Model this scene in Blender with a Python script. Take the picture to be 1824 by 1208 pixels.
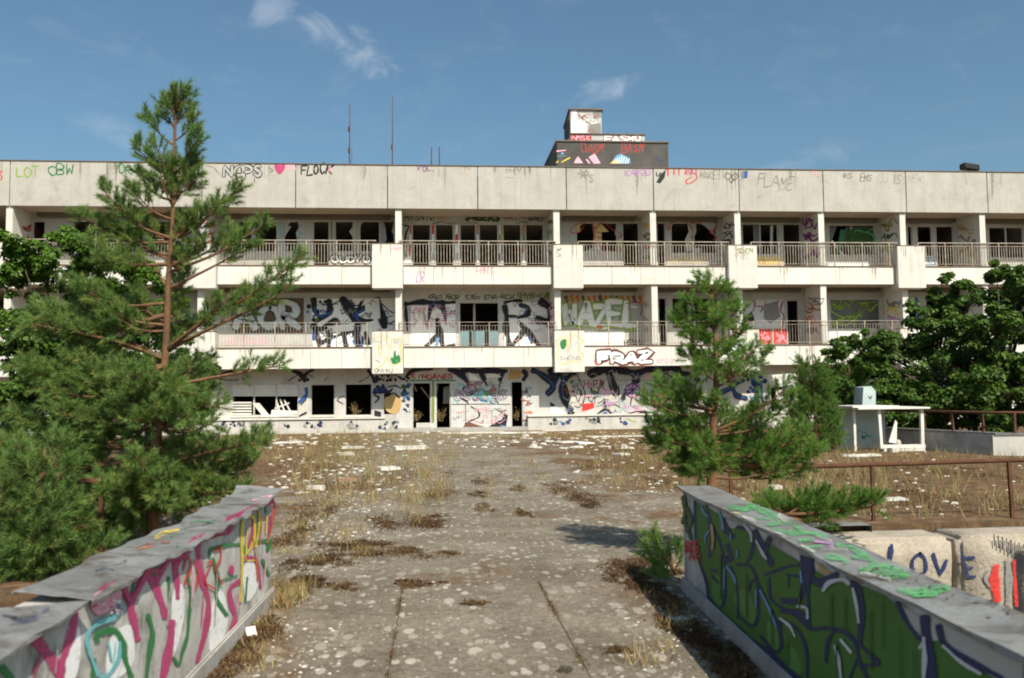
import bpy, bmesh, math, random
import numpy as np
from mathutils import Vector, Matrix
for o in list(bpy.data.objects): bpy.data.objects.remove(o)
scene = bpy.context.scene
COL = scene.collection

# ------------------------------------------------------------------ camera
IW, IH, FPX = 1824.0, 1208.0, 1560.0
CAM = Vector((1.8963, -34.8006, 1.5451))
YAW, PIT, ROL = 0.0867, 0.0610, -0.0107
_c, _s = math.cos(YAW), math.sin(YAW)
FW = Vector((_s*math.cos(PIT), _c*math.cos(PIT), math.sin(PIT)))
_r = Vector((_c, -_s, 0)); _u = _r.cross(FW)
RT = _r*math.cos(ROL) + _u*math.sin(ROL)
UP = -_r*math.sin(ROL) + _u*math.cos(ROL)
cd = bpy.data.cameras.new('camera'); co = bpy.data.objects.new('camera', cd); COL.objects.link(co)
cd.sensor_fit = 'HORIZONTAL'; cd.sensor_width = 36.0; cd.lens = 36.0*FPX/IW
cd.clip_start = 0.05; cd.clip_end = 3000
co.matrix_world = Matrix(((RT.x, UP.x, -FW.x, CAM.x), (RT.y, UP.y, -FW.y, CAM.y), (RT.z, UP.z, -FW.z, CAM.z), (0, 0, 0, 1)))
cd.dof.use_dof = True; cd.dof.focus_distance = 22.0; cd.dof.aperture_fstop = 3.2
scene.camera = co

# ------------------------------------------------------------------ light
TO_SUN = Vector((0.36, -0.87, 1.0)).normalized()
ELEV = math.asin(TO_SUN.z)
sl = bpy.data.lights.new('sun', 'SUN'); sl.energy = 4.3; sl.angle = math.radians(0.53); sl.color = (1.0, 0.915, 0.765)
so = bpy.data.objects.new('sun', sl); COL.objects.link(so)
so.rotation_euler = TO_SUN.to_track_quat('Z', 'Y').to_euler(); so.location = (20, -60, 60)
world = bpy.data.worlds.new('World'); scene.world = world; world.use_nodes = True
wn, wl = world.node_tree.nodes, world.node_tree.links
wn.clear()
def wnode(t, **k):
    n = wn.new(t)
    for a, v in k.items(): setattr(n, a, v)
    return n
sky = wnode('ShaderNodeTexSky', sky_type='NISHITA', sun_disc=False, sun_elevation=ELEV,
            sun_rotation=math.atan2(TO_SUN.x, TO_SUN.y), altitude=50, air_density=1.05, dust_density=2.4, ozone_density=1.8)
tc = wnode('ShaderNodeTexCoord')
def wmath(op, a, b=None, c=None):
    n = wnode('ShaderNodeMath', operation=op)
    for i, v in enumerate((a, b, c)):
        if v is None: continue
        if isinstance(v, (int, float)): n.inputs[i].default_value = v
        else: wl.new(v, n.inputs[i])
    return n.outputs[0]
def wdot(vec):
    n = wnode('ShaderNodeVectorMath', operation='DOT_PRODUCT'); wl.new(tc.outputs['Generated'], n.inputs[0]); n.inputs[1].default_value = vec
    return n.outputs['Value']
wn1 = wnode('ShaderNodeTexNoise'); wn1.inputs['Scale'].default_value = 9; wn1.inputs['Detail'].default_value = 8; wn1.inputs['Roughness'].default_value = .62; wn1.inputs['Distortion'].default_value = .7
mp = wnode('ShaderNodeMapping'); mp.inputs['Scale'].default_value = (1.6, .8, 3.0); mp.inputs['Rotation'].default_value = (0, .5, .3)
wl.new(tc.outputs['Generated'], mp.inputs[0]); wl.new(mp.outputs[0], wn1.inputs['Vector'])
def wisp(d, tu, su, sv, amp):
    d = Vector(d).normalized(); r = Vector((d.y, -d.x, 0)).normalized(); u = r.cross(d)
    a = r*math.cos(tu)+u*math.sin(tu); b = -r*math.sin(tu)+u*math.cos(tu)
    x = wmath('MULTIPLY', wdot(a), 1/su); y = wmath('MULTIPLY', wdot(b), 1/sv)
    q = wmath('ADD', wmath('MULTIPLY', x, x), wmath('MULTIPLY', y, y))
    q = wmath('ADD', q, wmath('MULTIPLY', wmath('SUBTRACT', .52, wn1.outputs['Fac']), 9.0))
    m = wnode('ShaderNodeMapRange', interpolation_type='SMOOTHSTEP'); wl.new(q, m.inputs[0])
    m.inputs[1].default_value = -1.4; m.inputs[2].default_value = 1.5; m.inputs[3].default_value = amp; m.inputs[4].default_value = 0
    f = wnode('ShaderNodeMapRange'); wl.new(wdot(d), f.inputs[0]); f.inputs[1].default_value = .9; f.inputs[2].default_value = .93
    return wmath('MULTIPLY', m.outputs[0], f.outputs[0])
mr = wnode('ShaderNodeMapRange', interpolation_type='SMOOTHSTEP'); wl.new(wn1.outputs['Fac'], mr.inputs[0])
mr.inputs[1].default_value = .5; mr.inputs[2].default_value = .85; mr.inputs[3].default_value = 0; mr.inputs[4].default_value = .07
cl = mr.outputs[0]
for d, tu, su, sv, amp in (((-.085, .92, .372), -.55, .05, .021, .24), ((-.165, .9, .402), .5, .026, .014, .22), ((.175, .93, .325), .22, .06, .012, .26),
                           ((-.33, .9, .27), -.3, .09, .015, .12), ((.4, .89, .245), .3, .09, .014, .13)):
    cl = wmath('MAXIMUM', cl, wisp(d, tu, su, sv, amp))
tn_ = wnode('ShaderNodeMix', data_type='RGBA', blend_type='MULTIPLY'); tn_.inputs[0].default_value = 1; tn_.inputs[7].default_value = (.80, 1.0, .99, 1); wl.new(sky.outputs[0], tn_.inputs[6])
mx = wnode('ShaderNodeMix', data_type='RGBA'); wl.new(cl, mx.inputs[0]); wl.new(tn_.outputs[2], mx.inputs[6]); mx.inputs[7].default_value = (8.2, 8.3, 8.6, 1)
bg = wnode('ShaderNodeBackground'); bg.inputs['Strength'].default_value = 0.080
wo = wnode('ShaderNodeOutputWorld'); wl.new(mx.outputs[2], bg.inputs[0]); wl.new(bg.outputs[0], wo.inputs[0])
scene.view_settings.view_transform = 'Standard'; scene.view_settings.look = 'None'; scene.view_settings.gamma = 1
scene.view_settings.exposure = 0.54
scene.render.engine = 'CYCLES'
scene.cycles.filter_width = 1.9

# ------------------------------------------------------------------ helpers
def ray(x, y): return FW + RT*((x-IW/2)/FPX) - UP*((y-IH/2)/FPX)
def gnd(x, y, z=0.0):
    d = ray(x, y); return CAM + d*((z-CAM.z)/d.z)
def at(x, y, Y):                       # the point of the wall plane Y that a photo point shows
    d = ray(x, y); return CAM + d*((Y-CAM.y)/d.y)
def onx(x, y, XK):                     # wall face x = X + k*(y+28)
    X, k = XK if isinstance(XK, tuple) else (XK, 0.0)
    d = ray(x, y); return CAM + d*((X+k*(CAM.y+28)-CAM.x)/(d.x-k*d.y))
def dep(x, y, D): return CAM + ray(x, y)*D
R = random.Random(7)
ORG = {}
def root_of(o):
    while o.parent: o = o.parent
    return o
def org(o):
    if o is None: return Vector((0, 0, 0))
    return ORG.get(root_of(o).name, Vector((0, 0, 0)))
def tag(o, label=None, cat=None, group=None, kind=None):
    if label: o['label'] = label
    if cat: o['category'] = cat
    if group: o['group'] = group
    if kind: o['kind'] = kind
    return o
def empty(name, loc, label=None, cat=None, group=None, kind=None):
    o = bpy.data.objects.new(name, None); COL.objects.link(o); o.location = loc; o.empty_display_size = .2
    ORG[o.name] = Vector(loc)
    return tag(o, label, cat, group, kind)
def link(name, me, mat, parent=None, smooth=False):
    o = bpy.data.objects.new(name, me); COL.objects.link(o)
    if mat is not None and not me.materials: me.materials.append(mat)
    if parent is not None: o.parent = parent
    if smooth: me.polygons.foreach_set('use_smooth', [True]*len(me.polygons))
    return o
class MB:
    def __init__(s): s.v = []; s.f = []
    def add(s, vs, fs):
        n = len(s.v); s.v += [tuple(v) for v in vs]; s.f += [tuple(i+n for i in f) for f in fs]; return s
    def box(s, x0, x1, y0, y1, z0, z1):
        return s.add([(x0,y0,z0),(x1,y0,z0),(x1,y1,z0),(x0,y1,z0),(x0,y0,z1),(x1,y0,z1),(x1,y1,z1),(x0,y1,z1)],
                     [(3,2,1,0),(4,5,6,7),(0,1,5,4),(1,2,6,5),(2,3,7,6),(3,0,4,7)])
    def bar(s, p, q, w, h, up=Vector((0, 0, 1))):
        p, q = Vector(p), Vector(q); d = (q-p).normalized(); a = d.cross(up)
        if a.length < 1e-4: a = d.cross(Vector((0, 1, 0)))
        a.normalize(); b = a.cross(d)
        vs = [c + a*(i*w/2) + b*(j*h/2) for c in (p, q) for i, j in ((-1,-1),(1,-1),(1,1),(-1,1))]
        return s.add(vs, [(0,1,2,3),(7,6,5,4),(0,4,5,1),(1,5,6,2),(2,6,7,3),(3,7,4,0)])
    def tube(s, pts, rad, n=7):
        pts = [Vector(p) for p in pts]; rings = []; a0 = None
        for i, p in enumerate(pts):
            d = (pts[min(i+1, len(pts)-1)] - pts[max(i-1, 0)]).normalized()
            if a0 is None:
                a0 = d.cross(Vector((0, 0, 1)) if abs(d.z) < .9 else Vector((1, 0, 0)))
            a0 = (a0 - d*a0.dot(d)).normalized(); b = d.cross(a0)
            r = rad[i] if isinstance(rad, (list, tuple)) else rad
            rings.append([p + (a0*math.cos(2*math.pi*k/n) + b*math.sin(2*math.pi*k/n))*r for k in range(n)])
        base = len(s.v)
        for rg in rings: s.v += [tuple(v) for v in rg]
        for i in range(len(rings)-1):
            for k in range(n):
                s.f.append((base+i*n+k, base+i*n+(k+1) % n, base+(i+1)*n+(k+1) % n, base+(i+1)*n+k))
        s.f.append(tuple(base+k for k in reversed(range(n)))); s.f.append(tuple(base+(len(rings)-1)*n+k for k in range(n)))
        return s
    def prism(s, pts, nrm, th):        # polygon (3D, planar) given a thickness
        nrm = Vector(nrm); n = len(pts); vs = [Vector(p) for p in pts] + [Vector(p)+nrm*th for p in pts]
        return s.add(vs, [tuple(range(n)), tuple(range(2*n-1, n-1, -1))] + [(i, n+i, n+(i+1) % n, (i+1) % n) for i in range(n)])
    def build(s, name, mat, parent=None, smooth=False, bevel=0, kind=None):
        o0 = org(parent); me = bpy.data.meshes.new(name)
        me.from_pydata([(v[0]-o0.x, v[1]-o0.y, v[2]-o0.z) for v in s.v], [], s.f); me.update()
        if bevel:
            bm = bmesh.new(); bm.from_mesh(me); bmesh.ops.recalc_face_normals(bm, faces=bm.faces)
            bmesh.ops.bevel(bm, geom=bm.edges[:], offset=bevel, segments=2, affect='EDGES', clamp_overlap=True); bm.to_mesh(me); bm.free()
        o = link(name, me, mat, parent, smooth)
        if kind: o['kind'] = kind
        return o
def part(name, mat, parent, *boxes, bevel=0):
    m = MB()
    for b in boxes: m.box(*b)
    return m.build(name, mat, parent, bevel=bevel)
def tri_mesh(name, mat, parent, verts, k, tint=None, smooth=False):   # verts (n,k,3): n separate k-gons
    n = len(verts); o0 = org(parent); v = np.asarray(verts, dtype=np.float64).reshape(-1, 3) - np.array(o0)
    me = bpy.data.meshes.new(name)
    me.vertices.add(n*k); me.vertices.foreach_set('co', v.astype(np.float32).ravel())
    me.loops.add(n*k); me.loops.foreach_set('vertex_index', np.arange(n*k, dtype=np.int32))
    me.polygons.add(n); me.polygons.foreach_set('loop_start', np.arange(0, n*k, k, dtype=np.int32))
    me.update(calc_edges=True)
    if tint is not None:
        a = me.attributes.new('tint', 'FLOAT', 'FACE'); a.data.foreach_set('value', np.asarray(tint, dtype=np.float32))
    return link(name, me, mat, parent)

# ------------------------------------------------------------------ materials
def new_mat(name):
    m = bpy.data.materials.new(name); m.use_nodes = True
    nt = m.node_tree; b = nt.nodes['Principled BSDF']
    return m, nt, b
def node(nt, t, **k):
    n = nt.nodes.new(t)
    for a, v in k.items():
        if a in n.inputs: n.inputs[a].default_value = v
        else: setattr(n, a, v)
    return n
def ramp(nt, src, stops):
    r = node(nt, 'ShaderNodeValToRGB'); e = r.color_ramp.elements
    while len(e) > len(stops): e.remove(e[-1])
    for i, (p, c) in enumerate(stops):
        if i >= len(e): e.new(p)
        e[i].position = p; e[i].color = (*c, 1) if len(c) == 3 else c
    nt.links.new(src, r.inputs[0]); return r.outputs[0]
def mixc(nt, f, a, b, mode='MIX'):
    n = node(nt, 'ShaderNodeMix', data_type='RGBA', blend_type=mode)
    for i, v in ((0, f), (6, a), (7, b)):
        if isinstance(v, (int, float)): n.inputs[i].default_value = v
        elif isinstance(v, tuple): n.inputs[i].default_value = (*v, 1)
        else: nt.links.new(v, n.inputs[i])
    return n.outputs[2]
def mth(nt, op, a, b=None, clamp=False):
    n = node(nt, 'ShaderNodeMath', operation=op, use_clamp=clamp)
    for i, v in enumerate((a, b)):
        if v is None: continue
        if isinstance(v, (int, float)): n.inputs[i].default_value = v
        else: nt.links.new(v, n.inputs[i])
    return n.outputs[0]
def pos(nt, scale=(1, 1, 1)):
    g = node(nt, 'ShaderNodeNewGeometry'); m = node(nt, 'ShaderNodeMapping'); m.inputs['Scale'].default_value = scale
    nt.links.new(g.outputs['Position'], m.inputs[0]); return m.outputs[0]
def nz(nt, vec, scale, detail=5, rough=.6, dist=0):
    n = node(nt, 'ShaderNodeTexNoise'); n.inputs['Scale'].default_value = scale; n.inputs['Detail'].default_value = detail
    n.inputs['Roughness'].default_value = rough; n.inputs['Distortion'].default_value = dist
    nt.links.new(vec, n.inputs['Vector']); return n.outputs['Fac']
def bump(nt, b, h, strength=.4, dist=.01):
    n = node(nt, 'ShaderNodeBump'); n.inputs['Strength'].default_value = strength; n.inputs['Distance'].default_value = dist
    nt.links.new(h, n.inputs['Height']); nt.links.new(n.outputs[0], b.inputs['Normal'])
def surf(name, c, c2=None, scale=3.0, rough=.85, grain=60, gamt=.12, streak=0.0, bmp=.3, bd=.004, metal=0, stain=None, stain_s=1.2, stain_t=(.58, .75), spec=.3):
    """weathered surface: two-tone blotches, fine grain, rain streaks and stains with a shape of their own"""
    m, nt, b = new_mat(name); p = pos(nt); c2 = c2 or tuple(x*.8 for x in c)
    f = ramp(nt, nz(nt, p, scale, 6), [(.35, (0, 0, 0)), (.68, (1, 1, 1))])
    col = mixc(nt, f, c, c2)
    if streak:
        s = ramp(nt, nz(nt, pos(nt, (3.2, 3.2, .22)), 1.0, 7, .75), [(.5, (0, 0, 0)), (.78, (1, 1, 1))])
        col = mixc(nt, mth(nt, 'MULTIPLY', s, streak), col, tuple(x*.5 for x in c2))
    if stain:
        s = ramp(nt, nz(nt, p, stain_s, 7, .65, .6), [(stain_t[0], (0, 0, 0)), (stain_t[1], (1, 1, 1))])
        col = mixc(nt, s, col, stain)
    g = nz(nt, p, grain, 3, .7)
    col = mixc(nt, gamt*2, col, ramp(nt, g, [(.3, (.35, .35, .35)), (.7, (1.0, 1.0, 1.0))]), 'MULTIPLY')
    nt.links.new(col, b.inputs['Base Color']); b.inputs['Roughness'].default_value = rough; b.inputs['Metallic'].default_value = metal
    b.inputs['Specular IOR Level'].default_value = spec
    if bmp: bump(nt, b, g, bmp, bd)
    return m
PAINTS = {}
def paint(col, wear=.25):
    key = (col, wear)
    if key in PAINTS: return PAINTS[key]
    m, nt, b = new_mat('spray_paint'); p = pos(nt)
    n = nz(nt, p, 2.3, 6, .7); c = mixc(nt, n, col, tuple(min(1, x*1.35+.012) for x in col))
    nt.links.new(c, b.inputs['Base Color']); b.inputs['Roughness'].default_value = .6; b.inputs['Specular IOR Level'].default_value = .25
    w = ramp(nt, nz(nt, p, 26, 5, .75), [(.5+.28*(.5-wear), (1, 1, 1)), (.72+.28*(.5-wear), (1-wear*1.4,)*3)])
    ea = node(nt, 'ShaderNodeAttribute', attribute_name='core')
    e = ramp(nt, mth(nt, 'ADD', ea.outputs['Fac'], mth(nt, 'MULTIPLY', mth(nt, 'SUBTRACT', nz(nt, p, 40, 3, .8), .5), .9)), [(.18, (0, 0, 0)), (.72, (1, 1, 1))])
    lw = ramp(nt, nz(nt, p, 5.5, 5, .7), [(.52+.2*(.5-wear), (1, 1, 1)), (.75+.2*(.5-wear), (1-wear,)*3)])
    nt.links.new(mth(nt, 'MULTIPLY', mth(nt, 'MULTIPLY', w, e), lw), b.inputs['Alpha'])
    PAINTS[key] = m; return m
PC = dict(black=(.014,.014,.018), navy=(.014,.024,.085), blue=(.022,.07,.25), sky=(.13,.27,.45), green=(.025,.17,.05), lime=(.22,.36,.04), pink=(.42,.05,.15),
          lpink=(.72,.35,.45), red=(.5,.03,.025), yellow=(.62,.47,.05), white=(.78,.78,.77), silver=(.5,.51,.54), teal=(.15,.42,.46), orange=(.5,.14,.03),
          purple=(.2,.05,.2), grey=(.2,.19,.18), brown=(.13,.055,.035), dgreen=(.03,.085,.022), boarded_c=(.11,.055,.04), mint=(.09,.30,.12), olive=(.16,.2,.03), cream=(.6,.45,.16), violet=(.42,.2,.45),
          bubble=(.045,.135,.02), bubble2=(.08,.21,.045), dred=(.3,.05,.03), tan=(.42,.28,.12), lgrey=(.38,.37,.36))
M = {}
M['parapet'] = surf('parapet_concrete', (.535,.51,.465), (.45,.425,.385), 1.1, .9, 30, .16, .45, .4, .006, 0, (.36,.335,.29), .8, (.56,.74))
M['white'] = surf('white_render', (.70,.68,.635), (.62,.595,.545), 1.6, .85, 35, .08, .4, .25, .004, 0, (.52,.48,.41), 1.3, (.62,.8))
M['fascia'] = surf('white_fascia', (.75,.73,.68), (.67,.645,.585), .8, .85, 30, .07, .55, .2, .004, 0, (.56,.50,.41), .9, (.6,.78))
M['wall'] = surf('painted_wall', (.56,.55,.53), (.45,.44,.42), 1.5, .85, 25, .12, .25)
M['gwall'] = surf('grimy_white_wall', (.64,.62,.58), (.50,.48,.45), 1.5, .85, 25, .14, .6, .3, .004, 0, (.33,.30,.26), 1.1, (.58,.74))
M['soffit'] = surf('soffit_concrete', (.50,.43,.34), (.42,.36,.28), 1.5, .9, 25, .12)
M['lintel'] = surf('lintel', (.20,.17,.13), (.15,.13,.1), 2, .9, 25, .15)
M['inner'] = surf('dark_room', (.17,.14,.11), (.08,.07,.06), 1.2, .95, 15, .2)  # dark brown two-tone colour for everything inside the rooms
M['frame'] = surf('window_frame_paint', (.58,.57,.54), (.44,.42,.38), 6, .6, 40, .12)
M['rustedge'] = surf('rusty_edge_strip', (.16,.10,.065), (.24,.17,.12), 4, .8, 40, .2)
M['rail'] = surf('railing_paint', (.50,.455,.39), (.27,.18,.12), 5, .6, 40, .15)
M['rust'] = surf('rusty_steel', (.15,.062,.03), (.075,.036,.022), 7, .85, 70, .25, .0, .5, .003)
M['coping'] = surf('coping_metal', (.14,.11,.09), (.2,.17,.14), 3, .6, 30, .15)
M['dark'] = surf('dark_cladding', (.075,.07,.066), (.11,.105,.10), 1.2, .8, 20, .2)
M['zinc'] = surf('zinc_sheet', (.33,.33,.325), (.21,.21,.21), 3.5, .55, 45, .2, 0, .35, .003, .3, (.13,.11,.085), 4.0, (.50,.66))
M['conc'] = surf('weathered_concrete', (.50,.48,.45), (.36,.345,.32), 3.0, .9, 50, .2, .35, .5, .006, 0, (.22,.2,.17), 1.6)
M['wallconc'] = surf('limewashed_concrete', (.72,.695,.66), (.44,.42,.39), 2.6, .9, 50, .2, .6, .5, .005, 0, (.24,.225,.20), 3.2, (.50,.66))
M['block'] = surf('rough_concrete_block', (.46,.40,.33), (.36,.31,.25), 4, .92, 26, .22, 0, .8, .02, 0, (.22,.19,.15), 2.2, (.6,.8))
M['white_wood'] = surf('white_board', (.74,.73,.70), (.62,.60,.55), 3, .6, 40, .1, .15)
M['tealwhite'] = surf('pale_blue_panel', (.50,.58,.58), (.40,.47,.47), 3, .5, 40, .1, .2)
M['debris'] = surf('plaster_debris', (.66,.63,.57), (.50,.47,.42), 7, .9, 40, .15)
M['wood'] = surf('bare_board', (.40,.30,.19), (.3,.22,.14), 5, .85, 40, .15)
M['brick'] = surf('brick_debris', (.42,.25,.19), (.3,.17,.12), 7, .9, 40, .2)
M['black'] = surf('black_plastic', (.02,.02,.021), (.03,.03,.03), 3, .5, 30, .1)
M['bark'] = surf('pine_bark', (.26,.135,.065), (.14,.08,.05), 9, .95, 60, .3, 0, .8, .01)
M['bark2'] = surf('grey_bark', (.11,.09,.07), (.07,.06,.05), 9, .95, 60, .3, 0, .8, .01)
M['boarded'] = surf('brown_board', (.10,.05,.035), (.14,.075,.05), 3, .7, 30, .15)
def tiled():
    m, nt, b = new_mat('small_white_tiles'); p = pos(nt)
    sx = node(nt, 'ShaderNodeSeparateXYZ'); nt.links.new(p, sx.inputs[0])
    cb = node(nt, 'ShaderNodeCombineXYZ'); nt.links.new(sx.outputs[0], cb.inputs[0]); nt.links.new(sx.outputs[2], cb.inputs[1])
    br = node(nt, 'ShaderNodeTexBrick', offset=0.0); nt.links.new(cb.outputs[0], br.inputs['Vector'])
    br.inputs['Scale'].default_value = 1; br.inputs['Brick Width'].default_value = .1; br.inputs['Row Height'].default_value = .1; br.inputs['Mortar Size'].default_value = .012
    br.inputs['Color1'].default_value = (.68,.67,.66,1); br.inputs['Color2'].default_value = (.60,.59,.58,1); br.inputs['Mortar'].default_value = (.47,.46,.45,1)
    c = mixc(nt, .5, br.outputs[0], ramp(nt, nz(nt, p, 2, 6), [(.35, (.75,.75,.73)), (.65, (1, 1, 1))]), 'MULTIPLY')
    nt.links.new(c, b.inputs['Base Color']); b.inputs['Roughness'].default_value = .5; return m
M['tiles'] = tiled()
def leafmat(name, stops, rough=.55, trans=.25):
    m, nt, b = new_mat(name)
    a = node(nt, 'ShaderNodeAttribute', attribute_name='tint'); c = ramp(nt, a.outputs['Fac'], stops)
    nt.links.new(c, b.inputs['Base Color']); b.inputs['Roughness'].default_value = rough; b.inputs['Specular IOR Level'].default_value = .25
    t = node(nt, 'ShaderNodeBsdfTranslucent'); nt.links.new(c, t.inputs[0]); mx = node(nt, 'ShaderNodeMixShader'); mx.inputs[0].default_value = trans
    nt.links.new(b.outputs[0], mx.inputs[1]); nt.links.new(t.outputs[0], mx.inputs[2]); nt.links.new(mx.outputs[0], nt.nodes['Material Output'].inputs[0])
    return m
M['needles'] = leafmat('pine_needles', [(0, (.065,.125,.03)), (.5, (.155,.265,.07)), (.86, (.25,.36,.105)), (.93, (.36,.32,.07)), (1, (.38,.25,.07))], .5, .42)
M['needles2'] = leafmat('fresh_pine_needles', [(0, (.06,.13,.025)), (.5, (.14,.265,.05)), (.9, (.24,.36,.08)), (1, (.34,.32,.07))], .5, .42)
M['leaves'] = leafmat('broad_leaves', [(0, (.025,.06,.010)), (.55, (.07,.138,.02)), (.9, (.14,.22,.03)), (1, (.22,.29,.05))], .45, .35)
M['leaves_light'] = leafmat('light_broad_leaves', [(0, (.035,.085,.010)), (.55, (.095,.19,.02)), (.9, (.17,.28,.03)), (1, (.25,.34,.05))], .45, .4)
M['straw'] = leafmat('dry_grass', [(0, (.16,.10,.045)), (.4, (.36,.26,.12)), (.72, (.50,.40,.21)), (.85, (.26,.26,.07)), (1, (.13,.20,.04))], .8, .3)
M['moss'] = leafmat('dead_moss', [(0, (.04,.024,.012)), (.45, (.09,.052,.026)), (.75, (.17,.10,.05)), (.9, (.26,.18,.09)), (1, (.12,.14,.03))], .95, .15)
def ground_mat(name, near):
    m, nt, b = new_mat(name); p = pos(nt)
    sx = node(nt, 'ShaderNodeSeparateXYZ'); nt.links.new(p, sx.inputs[0])
    base = ramp(nt, nz(nt, p, 1.3, 7, .65), [(.3, (.118,.097,.075)), (.5, (.180,.154,.124)), (.7, (.26,.228,.188))])
    g = nz(nt, p, 55, 4, .75)
    base = mixc(nt, .75, base, ramp(nt, g, [(.3, (.38,.37,.35)), (.5, (.95,.95,.93)), (.7, (1.65,1.6,1.5))]), 'MULTIPLY')
    g2 = nz(nt, p, 17, 5, .8)
    base = mixc(nt, .7, base, ramp(nt, g2, [(.36, (.5,.49,.47)), (.5, (1.0,1.0,1.0)), (.64, (1.35,1.32,1.25))]), 'MULTIPLY')
    # pale lichen discs of several sizes, thinning out patch by patch
    lp = pos(nt, (1, .55, 1))
    for sc, th, rnd in ((7.5, .26, .64), (12, .30, .62), (24, .28, .70)):
        wv = node(nt, 'ShaderNodeVectorMath', operation='ADD'); nn = node(nt, 'ShaderNodeTexNoise'); nn.inputs['Scale'].default_value = sc*2.2; nt.links.new(lp, nn.inputs['Vector'])
        sv = node(nt, 'ShaderNodeVectorMath', operation='SCALE'); sv.inputs['Scale'].default_value = .16/sc; nt.links.new(nn.outputs['Color'], sv.inputs[0])
        nt.links.new(lp, wv.inputs[0]); nt.links.new(sv.outputs[0], wv.inputs[1])
        vo = node(nt, 'ShaderNodeTexVoronoi'); vo.inputs['Scale'].default_value = sc; vo.voronoi_dimensions = '2D'; nt.links.new(wv.outputs[0], vo.inputs['Vector'])
        sc2 = node(nt, 'ShaderNodeSeparateColor'); nt.links.new(vo.outputs['Color'], sc2.inputs[0])
        rad = mth(nt, 'MULTIPLY', mth(nt, 'SUBTRACT', sc2.outputs[0], rnd, True), th/(1-rnd)*1.5)
        d = mth(nt, 'MULTIPLY', mth(nt, 'SUBTRACT', rad, vo.outputs['Distance']), 14.0, True)
        d = mth(nt, 'MULTIPLY', d, ramp(nt, nz(nt, p, .9, 4), [(.38, (.12,)*3), (.60, (.72,)*3)]))
        base = mixc(nt, d, base, mixc(nt, sc2.outputs[1], (.40,.38,.32), (.52,.50,.43)))
    # reddish dead moss and litter: more of it away from the trodden strip
    off = mth(nt, 'ABSOLUTE', mth(nt, 'SUBTRACT', sx.outputs[0], 2.3))
    edge = mth(nt, 'MULTIPLY', mth(nt, 'SUBTRACT', off, near), .22, True)
    mo = mth(nt, 'ADD', nz(nt, pos(nt, (1, .8, 1)), .85, 7, .7, .4), mth(nt, 'MULTIPLY', edge, .40))
    f = ramp(nt, mo, [(.55, (0, 0, 0)), (.66, (1, 1, 1))])
    mc = ramp(nt, nz(nt, p, 5, 6, .7), [(.3, (.05,.028,.014)), (.5, (.115,.064,.031)), (.66, (.22,.14,.075)), (.8, (.15,.14,.045))])
    base = mixc(nt, mth(nt, 'MULTIPLY', f, .9), base, mc)
    nt.links.new(base, b.inputs['Base Color']); b.inputs['Roughness'].default_value = .95; b.inputs['Specular IOR Level'].default_value = .15
    bump(nt, b, mth(nt, 'ADD', g, mth(nt, 'MULTIPLY', f, 1.2)), .6, .012)
    return m
M['terrace'] = ground_mat('terrace_paving', 1.3)
M['soil'] = surf('bare_soil', (.12,.085,.05), (.07,.06,.03), .6, .95, 12, .25)
M['earth'] = surf('trench_floor', (.13,.10,.07), (.09,.10,.04), .8, .95, 12, .25)

# ------------------------------------------------------------------ setting
EDGE = -25.1                                           # front edge of the terrace above the sunken yard
g = MB().add([(-900,-900,-2.6),(900,-900,-2.6),(900,900,-2.6),(-900,900,-2.6)], [(0,1,2,3)]).build('ground', M['earth']); tag(g, kind='structure')
t = MB()
t.add([(x,y,z) for z in (0,-2.6) for x,y in ((-45,EDGE),(-2.2,EDGE),(-2.2,-27.6),(5.6,-27.6),(5.6,EDGE),(45,EDGE),(45,9.5),(-45,9.5))],
      [tuple(range(8))]+[(i,8+i,8+(i+1)%8,(i+1)%8) for i in range(8)])
bm = bmesh.new(); me = bpy.data.meshes.new('terrace'); me.from_pydata(t.v, [], t.f); bm.from_mesh(me)
bmesh.ops.recalc_face_normals(bm, faces=bm.faces); bmesh.ops.triangulate(bm, faces=[f for f in bm.faces if len(f.verts) > 4]); bm.to_mesh(me); bm.free()
for p in me.polygons:
    if p.normal.z < -.5: p.flip()
terrace = tag(link('terrace', me, M['terrace']), kind='structure')
# footbridge deck: bed plus separate concrete slabs with open joints
path = tag(MB().box(.2,4.25,-42,-27.605,-2.6,-.0045).build('path', M['soil']), kind='structure')
rr = random.Random(3)
xs = [.48,1.62,2.72,3.86]; y = -27.607; rows = 0
while y > -33.6:
    d = rr.choice((.92,1.0,1.12)); j = .004
    for i in range(3):
        dz = rr.uniform(-.003,.001); m = MB()
        x0, x1, y0, y1 = xs[i]+j*.5, xs[i+1]-j*.5, y-d+j*.5, y-j*.5
        m.box(x0,x1,y0,y1,-.008,0); m.v = [(a,b,c+(dz if c > -.004 else 0)+(rr.uniform(-.0015,.0015) if c > -.004 else 0)) for a,b,c in m.v]
        m.build('slab', M['terrace'], path, bevel=.003)
    y -= d
part('back_slab', M['terrace'], path, (.3,3.9,-42,y,-.008,-.002))

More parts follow.
